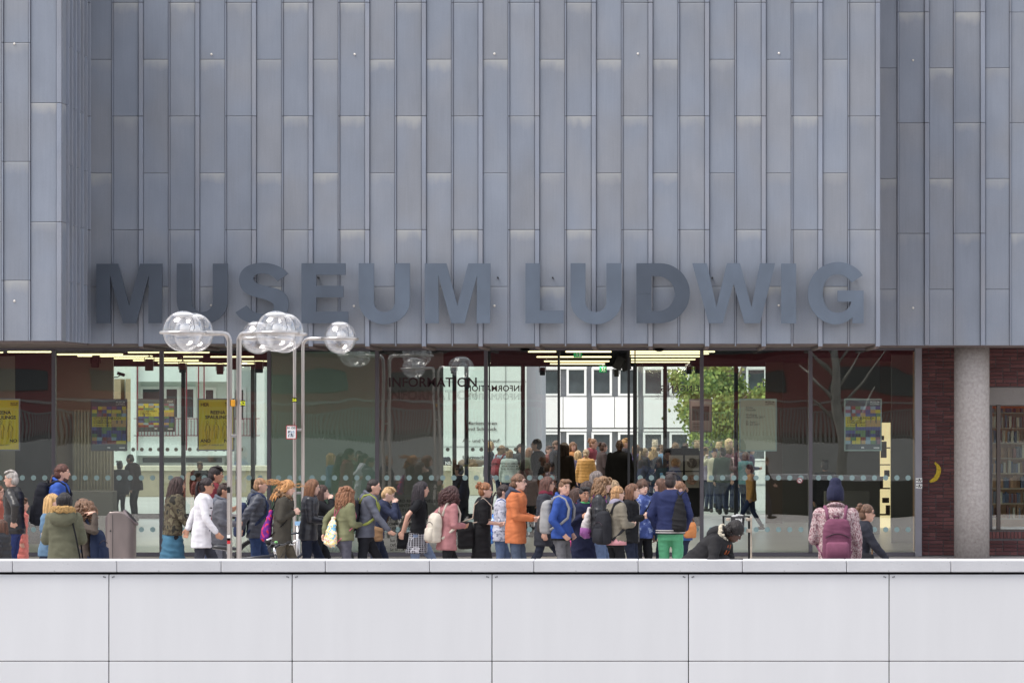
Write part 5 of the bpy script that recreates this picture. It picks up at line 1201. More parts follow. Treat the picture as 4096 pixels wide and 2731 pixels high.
p = person('long haired bearded man in a bright blue jacket walking right', 250, 1853, 60.4, 0, LIGHT, ('ponylow', (88, 56, 48)), dict(mat=C(46, 92, 188), hem=.80, b=1.12, hood=C(46, 92, 188), hk=.8), dict(mat=NAVYT), ('swingb', 'down'), .5, 4, group=LEFT)
q = MB(); HLf = p[2]['HL']
for k in range(26):
    a = random.uniform(-1, 1); q.ell(HLf((.062 - .03 * abs(a) + random.uniform(-.006, .01), a * .052, -.085 - .03 * random.random())), (.016, .014, .022), None, 7, 5)
part('beard', p[1].mesh(q, 'beard', HR(74, 48, 40)), p[0], (0, 0, 0), local=True)
backpack(p, 'large black backpack on the blue jacketed man', C(36, 38, 48), w=.34, h=.58, d=.22, top=1.44)
person('blonde woman in a blue T-shirt half hidden by the olive parka', 212, 1972, 51.6, -20, PALE_, ('long', (196, 160, 108)), dict(mat=C(92, 128, 160), hem=.86, b=1.0, sleeve='short', name='shirt'), dict(mat=NAVYT), ('fwd', 'fwd'), 0, 2, female=True, group=LEFT)
p = person('black haired woman in an olive parka seen from behind', 258, 1968, 49.4, 88, PALE_, ('bob', (34, 31, 34)), dict(mat=C(104, 104, 82), hem=.55, b=1.22, hood=C(104, 104, 82), hk=1.55, scarf=PLAID, name='parka'), None, ('fwd', 'fwd'), 0, 2, female=True, group=LEFT, face=False)
q = MB()
for k in range(170):
    a = R(40 + 280 * random.random()); q.ell((-.075 + .112 * math.cos(a), .135 * math.sin(a), 1.478 - .03 * math.cos(a) + random.uniform(-.035, .02)), (.028,) * 3, None, 6, 4)
part('fur_lining', p[1].mesh(q, 'fur_lining', FU(206, 160, 86)), p[0], (0, 0, 0), local=True)
shoulderbag(p, 'black floral bag hanging on the olive parka', BLKFLO, BK, y=-.24, z=.70, x=-.02, w=.2, h=.2, cross=False)
p = person('curly haired woman shading her eyes with one raised hand', 330, 1997, 50.2, 160, LIGHT, ('bigcurl', (120, 92, 72)), dict(mat=C(94, 82, 74), hem=.82, b=1.04, name='sweater', scarf=C(206, 192, 178), tail=True), dict(mat=C(150, 138, 136)), ('brow', 'down'), 0, 2, female=True, group=LEFT, curl=.2)
g = MB(); HLf = p[2]['HL']
for s_ in (-1, 1): g.ell(HLf((.045, s_ * .034, .128)), (.020, .028, .010), None, 10, 6); g.tube([HLf((.04, s_ * .06, .12)), HLf((0, s_ * .088, .08)), HLf((-.03, s_ * .09, .03))], .0035, 5)
part('sunglasses', p[1].mesh(g, 'sunglasses', GLASSES_M), p[0], (0, 0, 0), local=True)
backpack(p, 'dark blue backpack of the woman shading her eyes', C(36, 50, 82), strap=C(58, 72, 108), w=.28, h=.44, top=1.30)

W1 = 'pupils walking past the museum'
person('dark haired girl in a camouflage jacket and long teal skirt', 712, 1905, 58.5, 22, TAN_, ('longwavy', (58, 42, 40)), dict(mat=CAMO, hem=.86, b=1.14), dict(mat=C(56, 112, 142), skirt=.30), ('down', 'swingf'), .5, 5, female=True, group=W1)
p = person('girl with black ponytail and glasses in a white toggle coat', 828, 1908, 58.0, 0, TAN_, ('pony', (40, 31, 34)), dict(mat=C(226, 224, 232), hem=.70, b=1.08, toggles=BK, flare=1.06, name='coat', wr=.004), dict(mat=D(62, 64, 76)), ('swingb', 'swingf'), .6, 5, female=True, glasses='y', group=W1)
person('tall boy with a black fringe looking right behind the white coat', 864, 1863, 60.6, 0, TAN_, ('fringe', (38, 30, 32)), dict(mat=C(136, 42, 54), hem=.8, b=1.08), None, ('down', 'fwd'), .4, 3, brow=browd, group=W1)
p = person('boy in a grey hooded jacket holding a phone behind the lamp pole', 897, 1929, 58.7, 0, TAN_, ('short', (62, 46, 42)), dict(mat=C(112, 114, 124), hem=.76, b=1.10, hood=C(104, 110, 124)), dict(mat=D(120, 122, 134)), ('hold', 'hold'), .5, 5, hp=14, group=W1)
p = person('boy with short light hair in a dark quilted jacket, carrying a navy backpack', 1042, 1908, 59.6, 8, LIGHT, ('buzz', (158, 122, 92)), dict(mat=PU(72, 76, 90), hem=.80, b=1.14, puff=.006, hood=C(82, 86, 98)), dict(mat=D(50, 72, 116)), ('fwd', 'swingb'), .5, 4, group=W1)
backpack(p, 'slack navy backpack on the boy in the quilted jacket', C(42, 56, 92), w=.30, h=.50, d=.18, top=1.32, pocket=False, sag=.04)
p = person('girl with wind blown strawberry blonde hair in a dark fur collared parka', 1152, 1917, 58.4, 0, PALE_, ('blown', (190, 142, 92)), dict(mat=C(74, 70, 62), hem=.76, b=1.15, fur=FU(150, 116, 84), hood=C(54, 54, 60)), dict(mat=D(98, 90, 76)), ('strap', 'strap'), .6, 6, hp=10, female=True, group=W1)
gymbag(p, 'purple and red drawstring bag on the fur collared parka', PURP, BK, y=.0, top=1.24, h=.46, x=-.15)
p = person('long haired brunette in a black leather jacket walking right', 1252, 1914, 58.8, 0, PALE_, ('long', (124, 88, 64)), dict(mat=LE(44, 46, 56), hem=.80, b=1.10), dict(mat=NAVYT), ('fwd', 'hold'), .6, 4, hp=6, female=True, group=W1)
person('person with one hand raised to the face behind the leather jacket girl', 1290, 1938, 60.8, 0, PALE_, ('long', (70, 50, 44)), dict(mat=BK, hem=.82), dict(mat=BK), ('face', 'face'), .4, 4, female=True, group=W1)
p = person('girl with long brown curls in an olive bomber jacket', 1388, 1943, 58.3, 35, PALE_, ('curly', (142, 102, 76)), dict(mat=C(124, 126, 88), hem=.86, b=1.12, name='bomber_jacket'), dict(mat=D(92, 92, 106)), ('swingb', 'fwd'), .5, 3, female=True, group=W1)
gymbag(p, 'pastel flower drawstring bag on the olive bomber jacket', FLORAL, C(214, 90, 130), y=.03, top=1.22, h=.46, x=-.15)
p = person('boy with cropped dark hair in a grey blue hoodie leaning forward', 1495, 1913, 58.5, 0, LIGHT, ('buzz', (42, 34, 34)), dict(mat=C(98, 102, 118), hem=.84, b=1.10, hood=C(98, 102, 118), name='hoodie'), dict(mat=C(36, 38, 46)), ('swingb', 'reach'), .7, 9, brow=browd, group=W1)
backpack(p, 'dark backpack with lime green straps on the grey blue hoodie', C(58, 58, 70), C(70, 56, 60), C(150, 160, 56), w=.30, h=.44, top=1.36)
p = person('blond boy bending forward with a hand at his forehead', 1553, 1946, 60.0, -5, PALE_, ('short', (196, 164, 122)), dict(mat=C(48, 56, 84), hem=.84), dict(mat=NAVYT), ('face', 'face'), .4, 16, hp=22, group=W1)
shoulderbag(p, 'brown messenger bag of the bending blond boy', C(158, 118, 78), C(90, 64, 46), y=-.2, z=.92, x=.02)
p = person('girl with long black hair in a black top with plaid shirt tied round her waist', 1688, 1923, 58.7, 0, LIGHT, ('longwavy', (44, 38, 44)), dict(mat=BK, hem=.92, b=.98, sleeve='short', name='shirt'), dict(mat=D(124, 144, 180), wrap=PLAIDW), ('swingb', 'swingb'), .8, 3, female=True, group=W1)
shoulderbag(p, 'small black bag beside the tied plaid shirt', BK, BK, y=.2, z=.80, x=-.24, w=.2)
p = person('woman with big dark red curls in a pink sweater', 1808, 1945, 58.0, 25, TAN_, ('bigcurl', (66, 40, 40)), dict(mat=C(180, 116, 120), hem=.72, b=1.10, name='sweater'), dict(mat=BK), ('swingb', 'fwd'), .7, 6, female=True, group=W1)
backpack(p, 'cream canvas backpack on the pink sweater', C(206, 196, 180), w=.30, h=.44, d=.19, top=1.28)
p = person('red haired girl with a curly bun and glasses in a long black shirt dress', 1942, 1927, 58.5, 0, PALE_, ('bun', (150, 104, 72)), dict(mat=C(34, 34, 38), hem=.46, b=1.12, sleeve='half', name='dress', flare=1.12), dict(mat=BK), ('hold', 'hold'), .1, 3, female=True, glasses='y', group=W1)
shoulderbag(p, 'black tote bag behind the black shirt dress', C(36, 36, 40), C(204, 180, 160), y=-.14, z=.90, x=-.24, w=.24, h=.40, cross=False, name='tote_bag', cat='tote bag')
p = person('dark haired girl in a speckled grey shirt behind the orange hoodie', 2016, 1936, 60.6, 0, LIGHT, ('ponylow', (52, 40, 40)), dict(mat=SPECK, hem=.78, b=1.05, name='shirt'), dict(mat=D(86, 106, 142)), ('fwd', 'fwd'), .3, 4, hp=14, female=True, group=W1)
gymbag(p, 'bright blue drawstring bag behind the orange hoodie', M('blue_print', S(60, 110, 200), .7, vscale=8, ramp=[(0, S(50, 90, 190)), (.5, S(90, 150, 220)), (.62, S(190, 206, 230))]), C(60, 100, 180), y=-.02, top=1.20, h=.46, x=-.1)
p = person('tall girl with glasses in a bright orange hoodie', 2076, 1892, 58.0, -12, PALE_, ('bunlow', (112, 84, 66)), dict(mat=C(214, 112, 42), hem=.74, b=1.12, hood=C(62, 70, 92), hk=1.1, name='hoodie'), dict(mat=D(80, 94, 118)), ('hold', 'hold'), .1, 2, female=True, glasses='y', group=W1)
p[0]['group'] = W1
person('woman with long brown hair and a maroon scarf in a dark coat, striding', 2192, 1904, 60.8, 0, LIGHT, ('long', (94, 64, 56)), dict(mat=C(58, 60, 70), hem=.64, b=1.10, scarf=C(128, 34, 60), name='coat'), dict(mat=D(52, 58, 76)), ('down', 'down'), 1.0, 4, female=True, glasses='y', group=W1)
Q1 = 'pupils waiting in the queue'
p = person('boy in a bright blue jacket turning his head to the camera', 2258, 1917, 57.8, -18, LIGHT, ('short', (122, 92, 70)), dict(mat=C(40, 80, 166), hem=.84, b=1.12, hood=C(44, 86, 172), rib=[BK, BK]), dict(mat=D(106, 106, 112)), ('pocket', 'pocket'), .05, 2, hy=-38, group=Q1)
backpack(p, 'light and dark grey backpack on the blue jacketed boy', C(160, 160, 162), C(70, 66, 66), C(150, 150, 152), w=.30, h=.48, d=.2, top=1.40)
p = person('boy with black hair frowning in a navy parka with green lined hood', 2338, 1948, 58.9, -68, TAN_, ('short', (34, 30, 32)), dict(mat=C(34, 40, 72), hem=.52, b=1.2, hood=C(34, 40, 72), scarf=None, name='parka'), dict(mat=D(50, 74, 130)), ('down', 'strap'), 0, 1, brow=browd, group=Q1)
q = MB(); q.tube([(.012 + .066 * math.cos(a), .074 * math.sin(a), 1.462 + .0 * a) for a in np.linspace(-2.2, 2.2, 14)], .020, 7); part('hood_lining', p[1].mesh(q, 'hood_lining', C(64, 178, 96)), p[0], (0, 0, 0), local=True)
p = person('girl with long dark hair hidden behind the navy parka', 2308, 1950, 60.4, 20, LIGHT, ('long', (72, 52, 46)), dict(mat=C(70, 62, 66), hem=.8), None, ('down', 'down'), 0, 2, female=True, group=Q1)
shoulderbag(p, 'hot pink bag between the blue jacket and the navy parka', C(204, 56, 130), C(160, 40, 100), y=-.2, z=.70, x=-.05, w=.24, h=.36, cross=False)
p = person('girl with long wind blown curls in a black jacket and jeans', 2415, 1904, 58.3, -14, PALE_, ('curly', (134, 106, 80)), dict(mat=LE(48, 50, 56), hem=.84, b=1.10), dict(mat=D(98, 122, 164)), ('down', 'fwd'), 0, 2, female=True, group=Q1)
gymbag(p, 'white and violet drawstring bag on the curly haired girl', C(222, 214, 214), C(160, 60, 160), y=-.06, top=1.26, h=.44, x=-.13, mat2=C(186, 104, 190))
p = person('girl with a blonde braid and glasses in an olive grey jacket', 2472, 1941, 57.5, 32, PALE_, ('braid', (176, 138, 98)), dict(mat=C(132, 124, 108), hem=.86, b=1.14, scarf=C(150, 144, 166), shirt=C(226, 150, 160), name='jacket'), dict(mat=BK), ('fwd', 'fwd'), 0, 2, female=True, glasses='y', group=Q1)
backpack(p, 'black backpack on the girl with the braid', C(42, 43, 50), w=.30, h=.50, d=.2, top=1.32)
person('smiling brunette in a zipped black jacket holding her hands together', 2532, 1932, 59.0, -14, PALE_, ('shoulder', (112, 80, 62)), dict(mat=C(32, 33, 38), hem=.78, b=1.08, zip=C(190, 190, 192)), dict(mat=NAVYT), ('chest', 'chest'), 0, 2, female=True, group=Q1)
p = person('boy with curly brown hair in a blue tie dyed hoodie', 2571, 1917, 60.2, -58, PALE_, ('curlshort', (86, 62, 50)), dict(mat=TIE, hem=.80, b=1.10, hood=C(74, 88, 140), name='hoodie'), dict(mat=BK), ('down', 'down'), 0, 1, group=Q1)
shoulderbag(p, 'black cross body bag on the tie dyed hoodie', BK, BK, y=-.18, z=.92, x=.05)
person('long haired girl with glasses in a teal jacket, facing left', 2643, 1911, 60.4, 172, PALE_, ('long', (92, 66, 54)), dict(mat=C(42, 88, 96), hem=.74, b=1.12, name='jacket'), dict(mat=NAVYT), ('down', 'fwd'), 0, 2, female=True, glasses='y', group=Q1)
p = person('boy in a navy bomber jacket and bright green trousers seen from behind', 2683, 1888, 57.7, 82, LIGHT, ('short', (44, 34, 34)), dict(mat=C(40, 50, 96), hem=.88, b=1.14, rib=[C(44, 46, 62), C(214, 208, 206), C(44, 46, 62), C(214, 208, 206)], name='bomber_jacket'), dict(mat=C(72, 172, 122), b=1.04), ('pocket', 'pocket'), 0, 1, group=Q1, face=False)
gymbag(p, 'black nylon drawstring bag over the shoulder of the navy bomber jacket', C(34, 34, 38), BK, y=-.15, top=1.40, h=.50, w=.22, x=-.12)
p = person('person in a blue jacket raising one hand to the forehead, behind the navy bomber', 2716, 1922, 59.4, 200, PALE_, ('bunlow', (134, 100, 78)), dict(mat=C(52, 100, 172), hem=.8, b=1.08), dict(mat=NAVYT), ('face', 'down'), 0, 3, hp=16, female=True, group=Q1)
shoulderbag(p, 'orange and brown bag behind the green trousers', C(216, 130, 50), C(120, 80, 50), y=.2, z=.95, x=-.05, w=.2)
for lb, px, py, Y, cl in (('brown haired head just visible behind the black haired boy', 2350, 1922, 62.2, (70, 56, 52)), ('grey brown haired person behind the curly haired girl', 2389, 1881, 62.6, (120, 112, 110)), ('blonde head just visible behind the braid girl', 2456, 1918, 62.3, (160, 138, 110))):
    person(lb, px, py, Y, 40, LIGHT, ('long', cl), dict(mat=C(70, 70, 76)), None, ('down', 'down'), 0, 2, group=Q1, female=True)
# at the wall
R1 = 'people at the parapet'
p = person('man in a black parka with cream fur hood leaning over the wall at his phone', 2938, 2096, 45.75, -20, DARKSK, ('afro', (30, 25, 25)), dict(mat=C(44, 43, 46), hem=.62, b=1.24, hood=C(44, 43, 46), hk=1.3, name='parka', wr=.009), dict(mat=BK), ('lean', 'lean'), 0, 50, hp=24, root_y=45.95, group=R1, brow=browd)
q = MB()
for k in range(220):
    a = R(30 + 300 * random.random()); q.ell((-.03 + .098 * math.cos(a), .112 * math.sin(a), 1.468 - .03 * math.cos(a) + random.uniform(-.03, .025)), (.018,) * 3, None, 6, 4)
part('fur_lining', p[1].mesh(q, 'fur_lining', FU(226, 214, 188)), p[0], (0, 0, 0), local=True)
for s_ in (-1, 1): part('drawcord', p[1].mesh(MB().tube([(.10, s_ * .04, 1.44), (.15, s_ * .05, 1.36), (.155, s_ * .06, 1.28)], .010, 5), 'drawcord', C(196, 96, 40)), p[0], (0, 0, 0), local=True)
ph = single('phone', MB().box(-.075, .075, -.04, .04, 0, .009, .003).mesh('phone', BLACK), 'dark phone lying on the wall under the leaning man', 'phone', (X(2945, 45.6), 45.55, zc1 + .001))
p = person('person in a navy knitted beanie and a purple print jacket, seen from behind', 3341, 1936, 46.7, 92, DARKSK, None, dict(mat=HOUND, hem=.84, b=1.14, hood=HOUND, hk=.7, name='track_jacket'), dict(mat=NAVYT), ('fwd', 'down'), 0, 1, group=R1, face=False)
q = MB(); HLf = p[2]['HL']; hh = np.array(p[2]['hm'].to_3x3())
rr = []
for z, r_, x in ((-.055, .090, -.012), (-.05, .101, -.012), (.0, .104, -.012), (.05, .102, -.012), (.085, .093, -.014), (.11, .078, -.016), (.13, .071, -.018), (.155, .070, -.018), (.175, .062, -.018), (.192, .042, -.018), (.199, .014, -.018)):
    rr.append([HLf((x + r_ * math.cos(a) * 1.04, r_ * .92 * math.sin(a), z - .10 * r_ * math.cos(a))) for a in np.arange(40) * 2 * math.pi / 40])
q.rings(rr); part('beanie', p[1].mesh(q, 'beanie', M('navy_knit', S(40, 42, 66), .9, var=.15, vscale=30, bump=.6, bscale=40, bstretch=(3, 3, .3))), p[0], (0, 0, 0), local=True)
backpack(p, 'plum coloured backpack on the person in the beanie', C(128, 66, 96), C(136, 72, 102), C(140, 78, 108), w=.31, h=.47, d=.17, top=1.34)
p = person('woman with a messy bun and sunglasses walking right past the beanie', 3468, 2015, 49.6, 0, LIGHT, ('bun', (104, 78, 62)), dict(mat=C(46, 48, 60), hem=.74, b=1.08), dict(mat=NAVYT), ('reach', 'reach'), .7, 6, female=True, glasses='sun', group=R1)
shoulderbag(p, 'dark handbag with tan strap of the woman with the bun', C(40, 40, 46), C(170, 124, 82), y=-.2, z=.92, x=.06, w=.24)

# ------------------------------------------------------------------ people inside and behind the museum
IN = 'people inside the lobby'; OUT = 'people waiting behind the museum'
DK = C(40, 40, 46); far = dict(far=True, group=IN)
for lb, px, py, Y, yaw, hr, cl, bt, extra in (
    ('short dark figure left of the pair inside the left glass bay', 478, 1843, 95, 120, ('short', (60, 56, 54)), (52, 54, 64), DK, dict(b=1.5)),
    ('dark figure in a brown jacket leaning beside the shorter one inside', 520, 1815, 96, 165, ('buzz', (60, 52, 46)), (58, 46, 44), DK, dict(lean=10, b=1.5)),
    ('dark figure standing inside straight behind the white coat girl', 800, 1847, 95, -90, ('short', (120, 116, 110)), (44, 52, 60), DK, dict(b=1.6)),
    ('tall man with cap and glasses in a dark coat inside the doorway glass', 2146, 1753, 89, 165, ('buzz', (40, 38, 38)), (46, 44, 48), DK, dict(glasses='y')),
    ('woman with long brown hair dark against the left door post', 2258, 1768, 90, 60, ('long', (60, 44, 38)), (56, 46, 42), DK, dict(female=True)),
    ('bald man in a black pullover standing in the open doorway', 2478, 1756, 92, -90, None, (26, 26, 30), C(28, 28, 32), dict(skin=DARKSK)),
    ('woman looking out through the dark left bay', 1664, 1842, 79, -80, ('long', (74, 52, 44)), (52, 50, 54), DK, dict(female=True)),
    ('person with light hood beside the woman in the dark bay', 1688, 1886, 77.5, -60, ('short', (150, 132, 112)), (56, 66, 92), DK, {}),
    ('dim person behind the glass left of the dark bay post', 1552, 1842, 78, -70, ('short', (80, 64, 54)), (52, 62, 62), DK, {}),
    ('dark person behind the glass above the red haired girl', 1836, 1858, 80, 150, ('short', (50, 42, 40)), (46, 44, 48), DK, {}),
    ('person in a pale lilac top inside, left of the entrance', 2112, 1872, 84, 120, ('long', (70, 54, 48)), (120, 104, 112), DK, dict(female=True)),
    ('person in a rust brown coat inside, close to the door post', 2190, 1852, 86, 60, ('short', (80, 58, 48)), (142, 84, 58), DK, dict(female=True)),
    ('person in a yellow jacket walking through the lobby on the right', 2998, 1858, 88, 180, ('short', (40, 36, 36)), (236, 172, 60), D(48, 66, 110), dict(stride=.8)),
    ('dark figure behind the right glass bay near the racks', 3300, 1838, 81, 90, ('short', (60, 54, 52)), (52, 52, 58), DK, {})):
    kw = dict(far); kw.update(extra); sk = kw.pop('skin', LIGHT); ln = kw.pop('lean', 2); st = kw.pop('stride', 0); bb = kw.pop('b', 1.12)
    r_ = person(lb, px, py, Y, yaw, sk, hr, dict(mat=C(*cl), hem=.78, b=bb), dict(mat=bt), ('down', 'down'), st, ln, face=(-130 < yaw < -50), **kw)
far = dict(far=True, group=OUT)
for lb, px, py, Y, yaw, hr, cl, extra in (
    ('blonde girl in a dark jacket at the left of the rear crowd', 1962, 1764, 107, 0, ('long', (190, 164, 122)), (60, 66, 74), dict(female=True)),
    ('girl in a pale denim jacket facing away in the rear crowd', 2008, 1779, 105, 60, ('shoulder', (150, 124, 96)), (140, 158, 172), dict(female=True, bp=(150, 52, 62))),
    ('fair haired child in a pale mint jacket in the rear crowd', 2038, 1796, 103, 80, ('bob', (168, 140, 108)), (190, 204, 196), dict(female=True)),
    ('girl with long dark hair and fringe in the rear crowd', 2082, 1773, 107, -80, ('long', (60, 48, 42)), (70, 72, 74), dict(female=True)),
    ('brunette in a black jacket left of the open doorway', 2226, 1760, 106, -20, ('ponylow', (112, 88, 68)), (52, 52, 58), dict(female=True)),
    ('girl in an orange shirt and striped jacket facing the doorway', 2292, 1766, 106, -70, ('long', (132, 100, 72)), (214, 140, 60), dict(female=True)),
    ('blonde child seen from behind beside the yellow jacket', 2312, 1800, 103, 90, ('long', (206, 180, 136)), (104, 98, 130), dict(female=True)),
    ('person in a bright yellow quilted jacket seen from behind', 2345, 1794, 102, 78, ('bunlow', (206, 184, 150)), (236, 168, 44), dict(female=True, puff=True)),
    ('person with a bun bending over in a maroon top', 2374, 1754, 105, -30, ('bun', (140, 104, 76)), (150, 62, 72), dict(female=True, lean=14)),
    ('girl with a bun and brown leather jacket behind the doorway', 2414, 1768, 104, 20, ('bun', (84, 62, 50)), (80, 66, 64), dict(female=True)),
    ('person with light brown hair behind the bald man', 2502, 1752, 107, 0, ('short', (176, 140, 92)), (60, 58, 62), {}),
    ('person with violet backpack right of the door post', 2546, 1776, 104, 60, ('shoulder', (120, 92, 70)), (58, 58, 64), dict(female=True, bp=(104, 84, 150))),
    ('girl with very long blonde hair in a dark coat behind the glass', 2614, 1786, 103, 70, ('longwavy', (202, 170, 122)), (68, 70, 76), dict(female=True)),
    ('person in a pale cap in the back row', 2620, 1758, 109, 90, ('short', (198, 186, 160)), (200, 196, 180), {}),
    ('curly brown haired person in the back row behind the stand', 2703, 1770, 109, 40, ('curlshort', (128, 104, 76)), (110, 108, 100), {}),
    ('person in a pale beige jacket right of the poster stand', 2788, 1760, 107, 100, ('short', (160, 140, 108)), (204, 198, 174), {}),
    ('person in a cream coat with a blue cap shading the eyes', 2858, 1794, 104, -80, ('short', (60, 70, 110)), (214, 204, 170), dict(arms=('down', 'brow'))),
    ('fair haired person behind the cream coat', 2876, 1766, 108, 60, ('short', (196, 170, 126)), (96, 100, 84), {}),
    ('woman with bright blonde hair in front of the tree', 2917, 1752, 108, -60, ('shoulder', (222, 196, 146)), (110, 112, 90), dict(female=True)),
    ('curly haired person in a dark red jacket under the tree', 2914, 1778, 104, 90, ('curlshort', (150, 128, 92)), (104, 62, 72), {}),
    ('girl in a moss green jacket left of the tall capped man', 2118, 1788, 103, 70, ('shoulder', (140, 108, 80)), (96, 104, 82), dict(female=True)),
    ('boy in a brick red jumper in the gap left of the door post', 2196, 1782, 106, -40, ('short', (92, 68, 52)), (134, 74, 66), {}),
    ('girl in a charcoal jacket with ash blonde ponytail left of the long haired blonde', 2580, 1790, 102, 30, ('pony', (184, 160, 124)), (66, 68, 74), dict(female=True)),
    ('boy in a sky blue jacket behind the long haired blonde', 2646, 1778, 107, 150, ('short', (120, 92, 66)), (110, 150, 184), {}),
    ('girl in a wine red coat half behind the poster rack', 2672, 1792, 103, 200, ('long', (96, 68, 54)), (112, 52, 66), dict(female=True)),
    ('boy in a mustard hoodie behind the poster rack', 2742, 1772, 107, 90, ('short', (84, 62, 48)), (178, 142, 72), {}),
    ('girl in a lilac jacket left of the cream coat', 2822, 1786, 105, 40, ('shoulder', (152, 118, 84)), (150, 138, 164), dict(female=True)),
    ('dark haired person in a forest green parka right of the cream coat', 2892, 1790, 102, 100, ('short', (54, 44, 40)), (64, 84, 68), {}),
    ('girl in a pale pink top just left of the tree trunk post', 2936, 1788, 104, 160, ('long', (126, 92, 68)), (196, 160, 162), dict(female=True)),
    ('tall boy in a slate jacket behind the cream text poster', 2966, 1770, 105, 90, ('short', (110, 84, 60)), (86, 96, 110), {}),
    ('child in a turquoise jacket under the cream text poster', 2984, 1806, 102, 60, ('bob', (100, 76, 58)), (80, 146, 150), dict(female=True)),
    ('person in a navy jacket right of the tree trunk', 3004, 1780, 105, 0, ('short', (60, 48, 44)), (54, 62, 94), {})):
    kw = dict(far); kw.update(extra); ln = kw.pop('lean', 2); bp_ = kw.pop('bp', None); pf = kw.pop('puff', None); ar = kw.pop('arms', ('down', 'fwd'))
    r_ = person(lb, px, py, Y, yaw, LIGHT, hr, dict(mat=PU(*cl) if pf else C(*cl), hem=.82, b=1.14, puff=.010 if pf else 0), None, ar, 0, ln, face=(-100 < yaw < 0), **kw)
    if bp_: t = backpack(r_, ('dark red backpack in the rear crowd', 'violet backpack in the rear crowd')[bp_[0] < 120], C(*bp_), top=1.36); t['group'] = OUT
# ================================================================== STREET FURNITURE
# four-armed globe lamps of steel tube -------------------------------
def globe_lamp(label, pole_px, Y, ztop, arm_x, arm_y, rg, twist, sp):
    t = thing('globe_lamp', label, 'street lamp', (X(pole_px, Y), Y, 0), R(twist), 'steel globe lamps on the square')
    rt = .026; bend = .11
    for i, (sx, sy) in enumerate(((-1, -1), (1, -1), (-1, 1), (1, 1))):
        p0 = np.array((sx * sp, sy * sp, 0)); c = np.array((sx * arm_x, sy * arm_y, ztop)); d = c - np.array((p0[0], p0[1], ztop)); L = np.linalg.norm(d); d /= L
        pts = [p0, p0 + (0, 0, ztop - bend)] + [p0 + np.array((0, 0, ztop - bend)) + bend * (1 - math.cos(a)) * d + np.array((0, 0, bend * math.sin(a))) for a in np.linspace(.25, math.pi / 2, 6)] + [c - d * (rg + .015)]
        part('pole', MB().tube(pts, rt, 14).mesh('pole', STEEL, True), t, (0, 0, 0), local=True)
        ring = MB().tube([c + np.array((math.cos(a), math.sin(a), 0)) * (rg + .022) for a in np.linspace(0, 2 * math.pi, 37)], .019, 8, cap=False)
        part('ring', ring.mesh('ring', STEEL, True), t, (0, 0, 0), local=True)
        g = part('globe', MB().ell((0, 0, 0), (rg, rg, rg), seg=40, rin=26).mesh('globe', ACRYL, True), t, tuple(c + (0, 0, .015)), local=True)
        part('reflector', MB().ell((0, 0, rg * .80), (rg * .52, rg * .52, rg * .14), seg=20, rin=8).mesh('reflector', M('reflector_white', S(232, 232, 234), .35, spec=.5), True), g, (0, 0, 0), local=True)
        part('stem', MB().cyl((0, 0, rg * .75), (.02, 0, rg * .2), .026, 12).mesh('stem', M('stem_white', S(206, 206, 210), .4), True), g, (0, 0, 0), local=True)
        part('bulb', MB().ell((.02, 0, rg * .16), (.062, .062, .066), seg=16, rin=10).mesh('bulb', M('bulb_opal', S(240, 240, 240), .3, spec=.5), True), g, (0, 0, 0), local=True)
        cab = MB().tube([(0, .02, rg * .98), (.05, .02, rg * .9), (.11, .02, rg * .62), (.135, .02, rg * .2), (.12, .02, 0)], .004, 5)
        part('cable', cab.mesh('cable', BLACK), g, (0, 0, 0), local=True)
    for z in (.75, 2.25, 1.3):
        part('clamp', MB().box(-sp, sp, -sp - .012, -sp + .012, z, z + .035, .004).mesh('clamp', STEEL), t, (0, 0, 0), local=True)
    return t
l1_ = globe_lamp('nearer steel globe lamp of four curved arms with clear globes, left', 937, 50.4, Z(1331, 50), .55, .56, .243, 0, .056)
l2_ = globe_lamp('farther steel globe lamp with clear globes, behind the nearer one', 1195, 63.4, Z(1353, 63), .62, .46, .243, 4, .062)
def plate(t, x, y, z, w, h, s, ink, bg, label=None):
    o = part('number_plate', MB().box(-w / 2, w / 2, -.006, 0, -h / 2, h / 2, .002).mesh('number_plate', bg), t, (x, y, z), local=True)
    if s: part('number', text_mesh(s, h * .62, ink, .002, .06, 'CENTER'), o, (0, -.008, -h * .31), local=True)
PLY = M('plate_yellow', S(220, 226, 60), .5); PLR = M('sign_red', S(186, 50, 58), .5)
plate(l1_, X(971, 50.3) - l1_.location.x, -.086, Z(1612, 50.3), .058, .07, '52', PLY, BLACK)
plate(l2_, X(1176, 63.3) - l2_.location.x, -.095, Z(1599, 63.3), .07, .07, '56', PLY, BLACK)
part('signal_box', MB().box(-.025, .025, -.05, 0, -.04, .04, .008).mesh('signal_box', M('signal_yellow', S(226, 160, 50), .5)), l1_, (X(932, 50.3) - l1_.location.x, -.05, Z(1612, 50.3)), local=True)
for z, m in ((1.05, WHITE), (1.62, BLACK), (1.05 - .04, PLR)):
    part('sticker', MB().box(-.02, .02, -.002, 0, -.035, .035).mesh('sticker', m), l1_, (-.058, -.084, z), local=True)
hs_ = thing('hydrant_sign', 'small white hydrant sign with red border on the farther lamp', 'sign', (X(1164, 63.2), 63.25, Z(1728, 63.2)))
w, h = 42 * 63.2 / F, 55 * 63.2 / F
part('plate', MB().box(-w / 2, w / 2, -.006, 0, -h / 2, h / 2, .01).mesh('plate', PLR), hs_, (0, 0, 0), local=True)
part('face', MB().box(-w / 2 + .012, w / 2 - .012, -.009, -.0055, -h / 2 + .012, h / 2 - .012).mesh('face', WHITE), hs_, (0, 0, 0), local=True)
part('lettering', text_mesh('H 150', .034, TXT_BK, .002, .02, 'CENTER'), hs_, (0, -.011, h * .24), local=True)
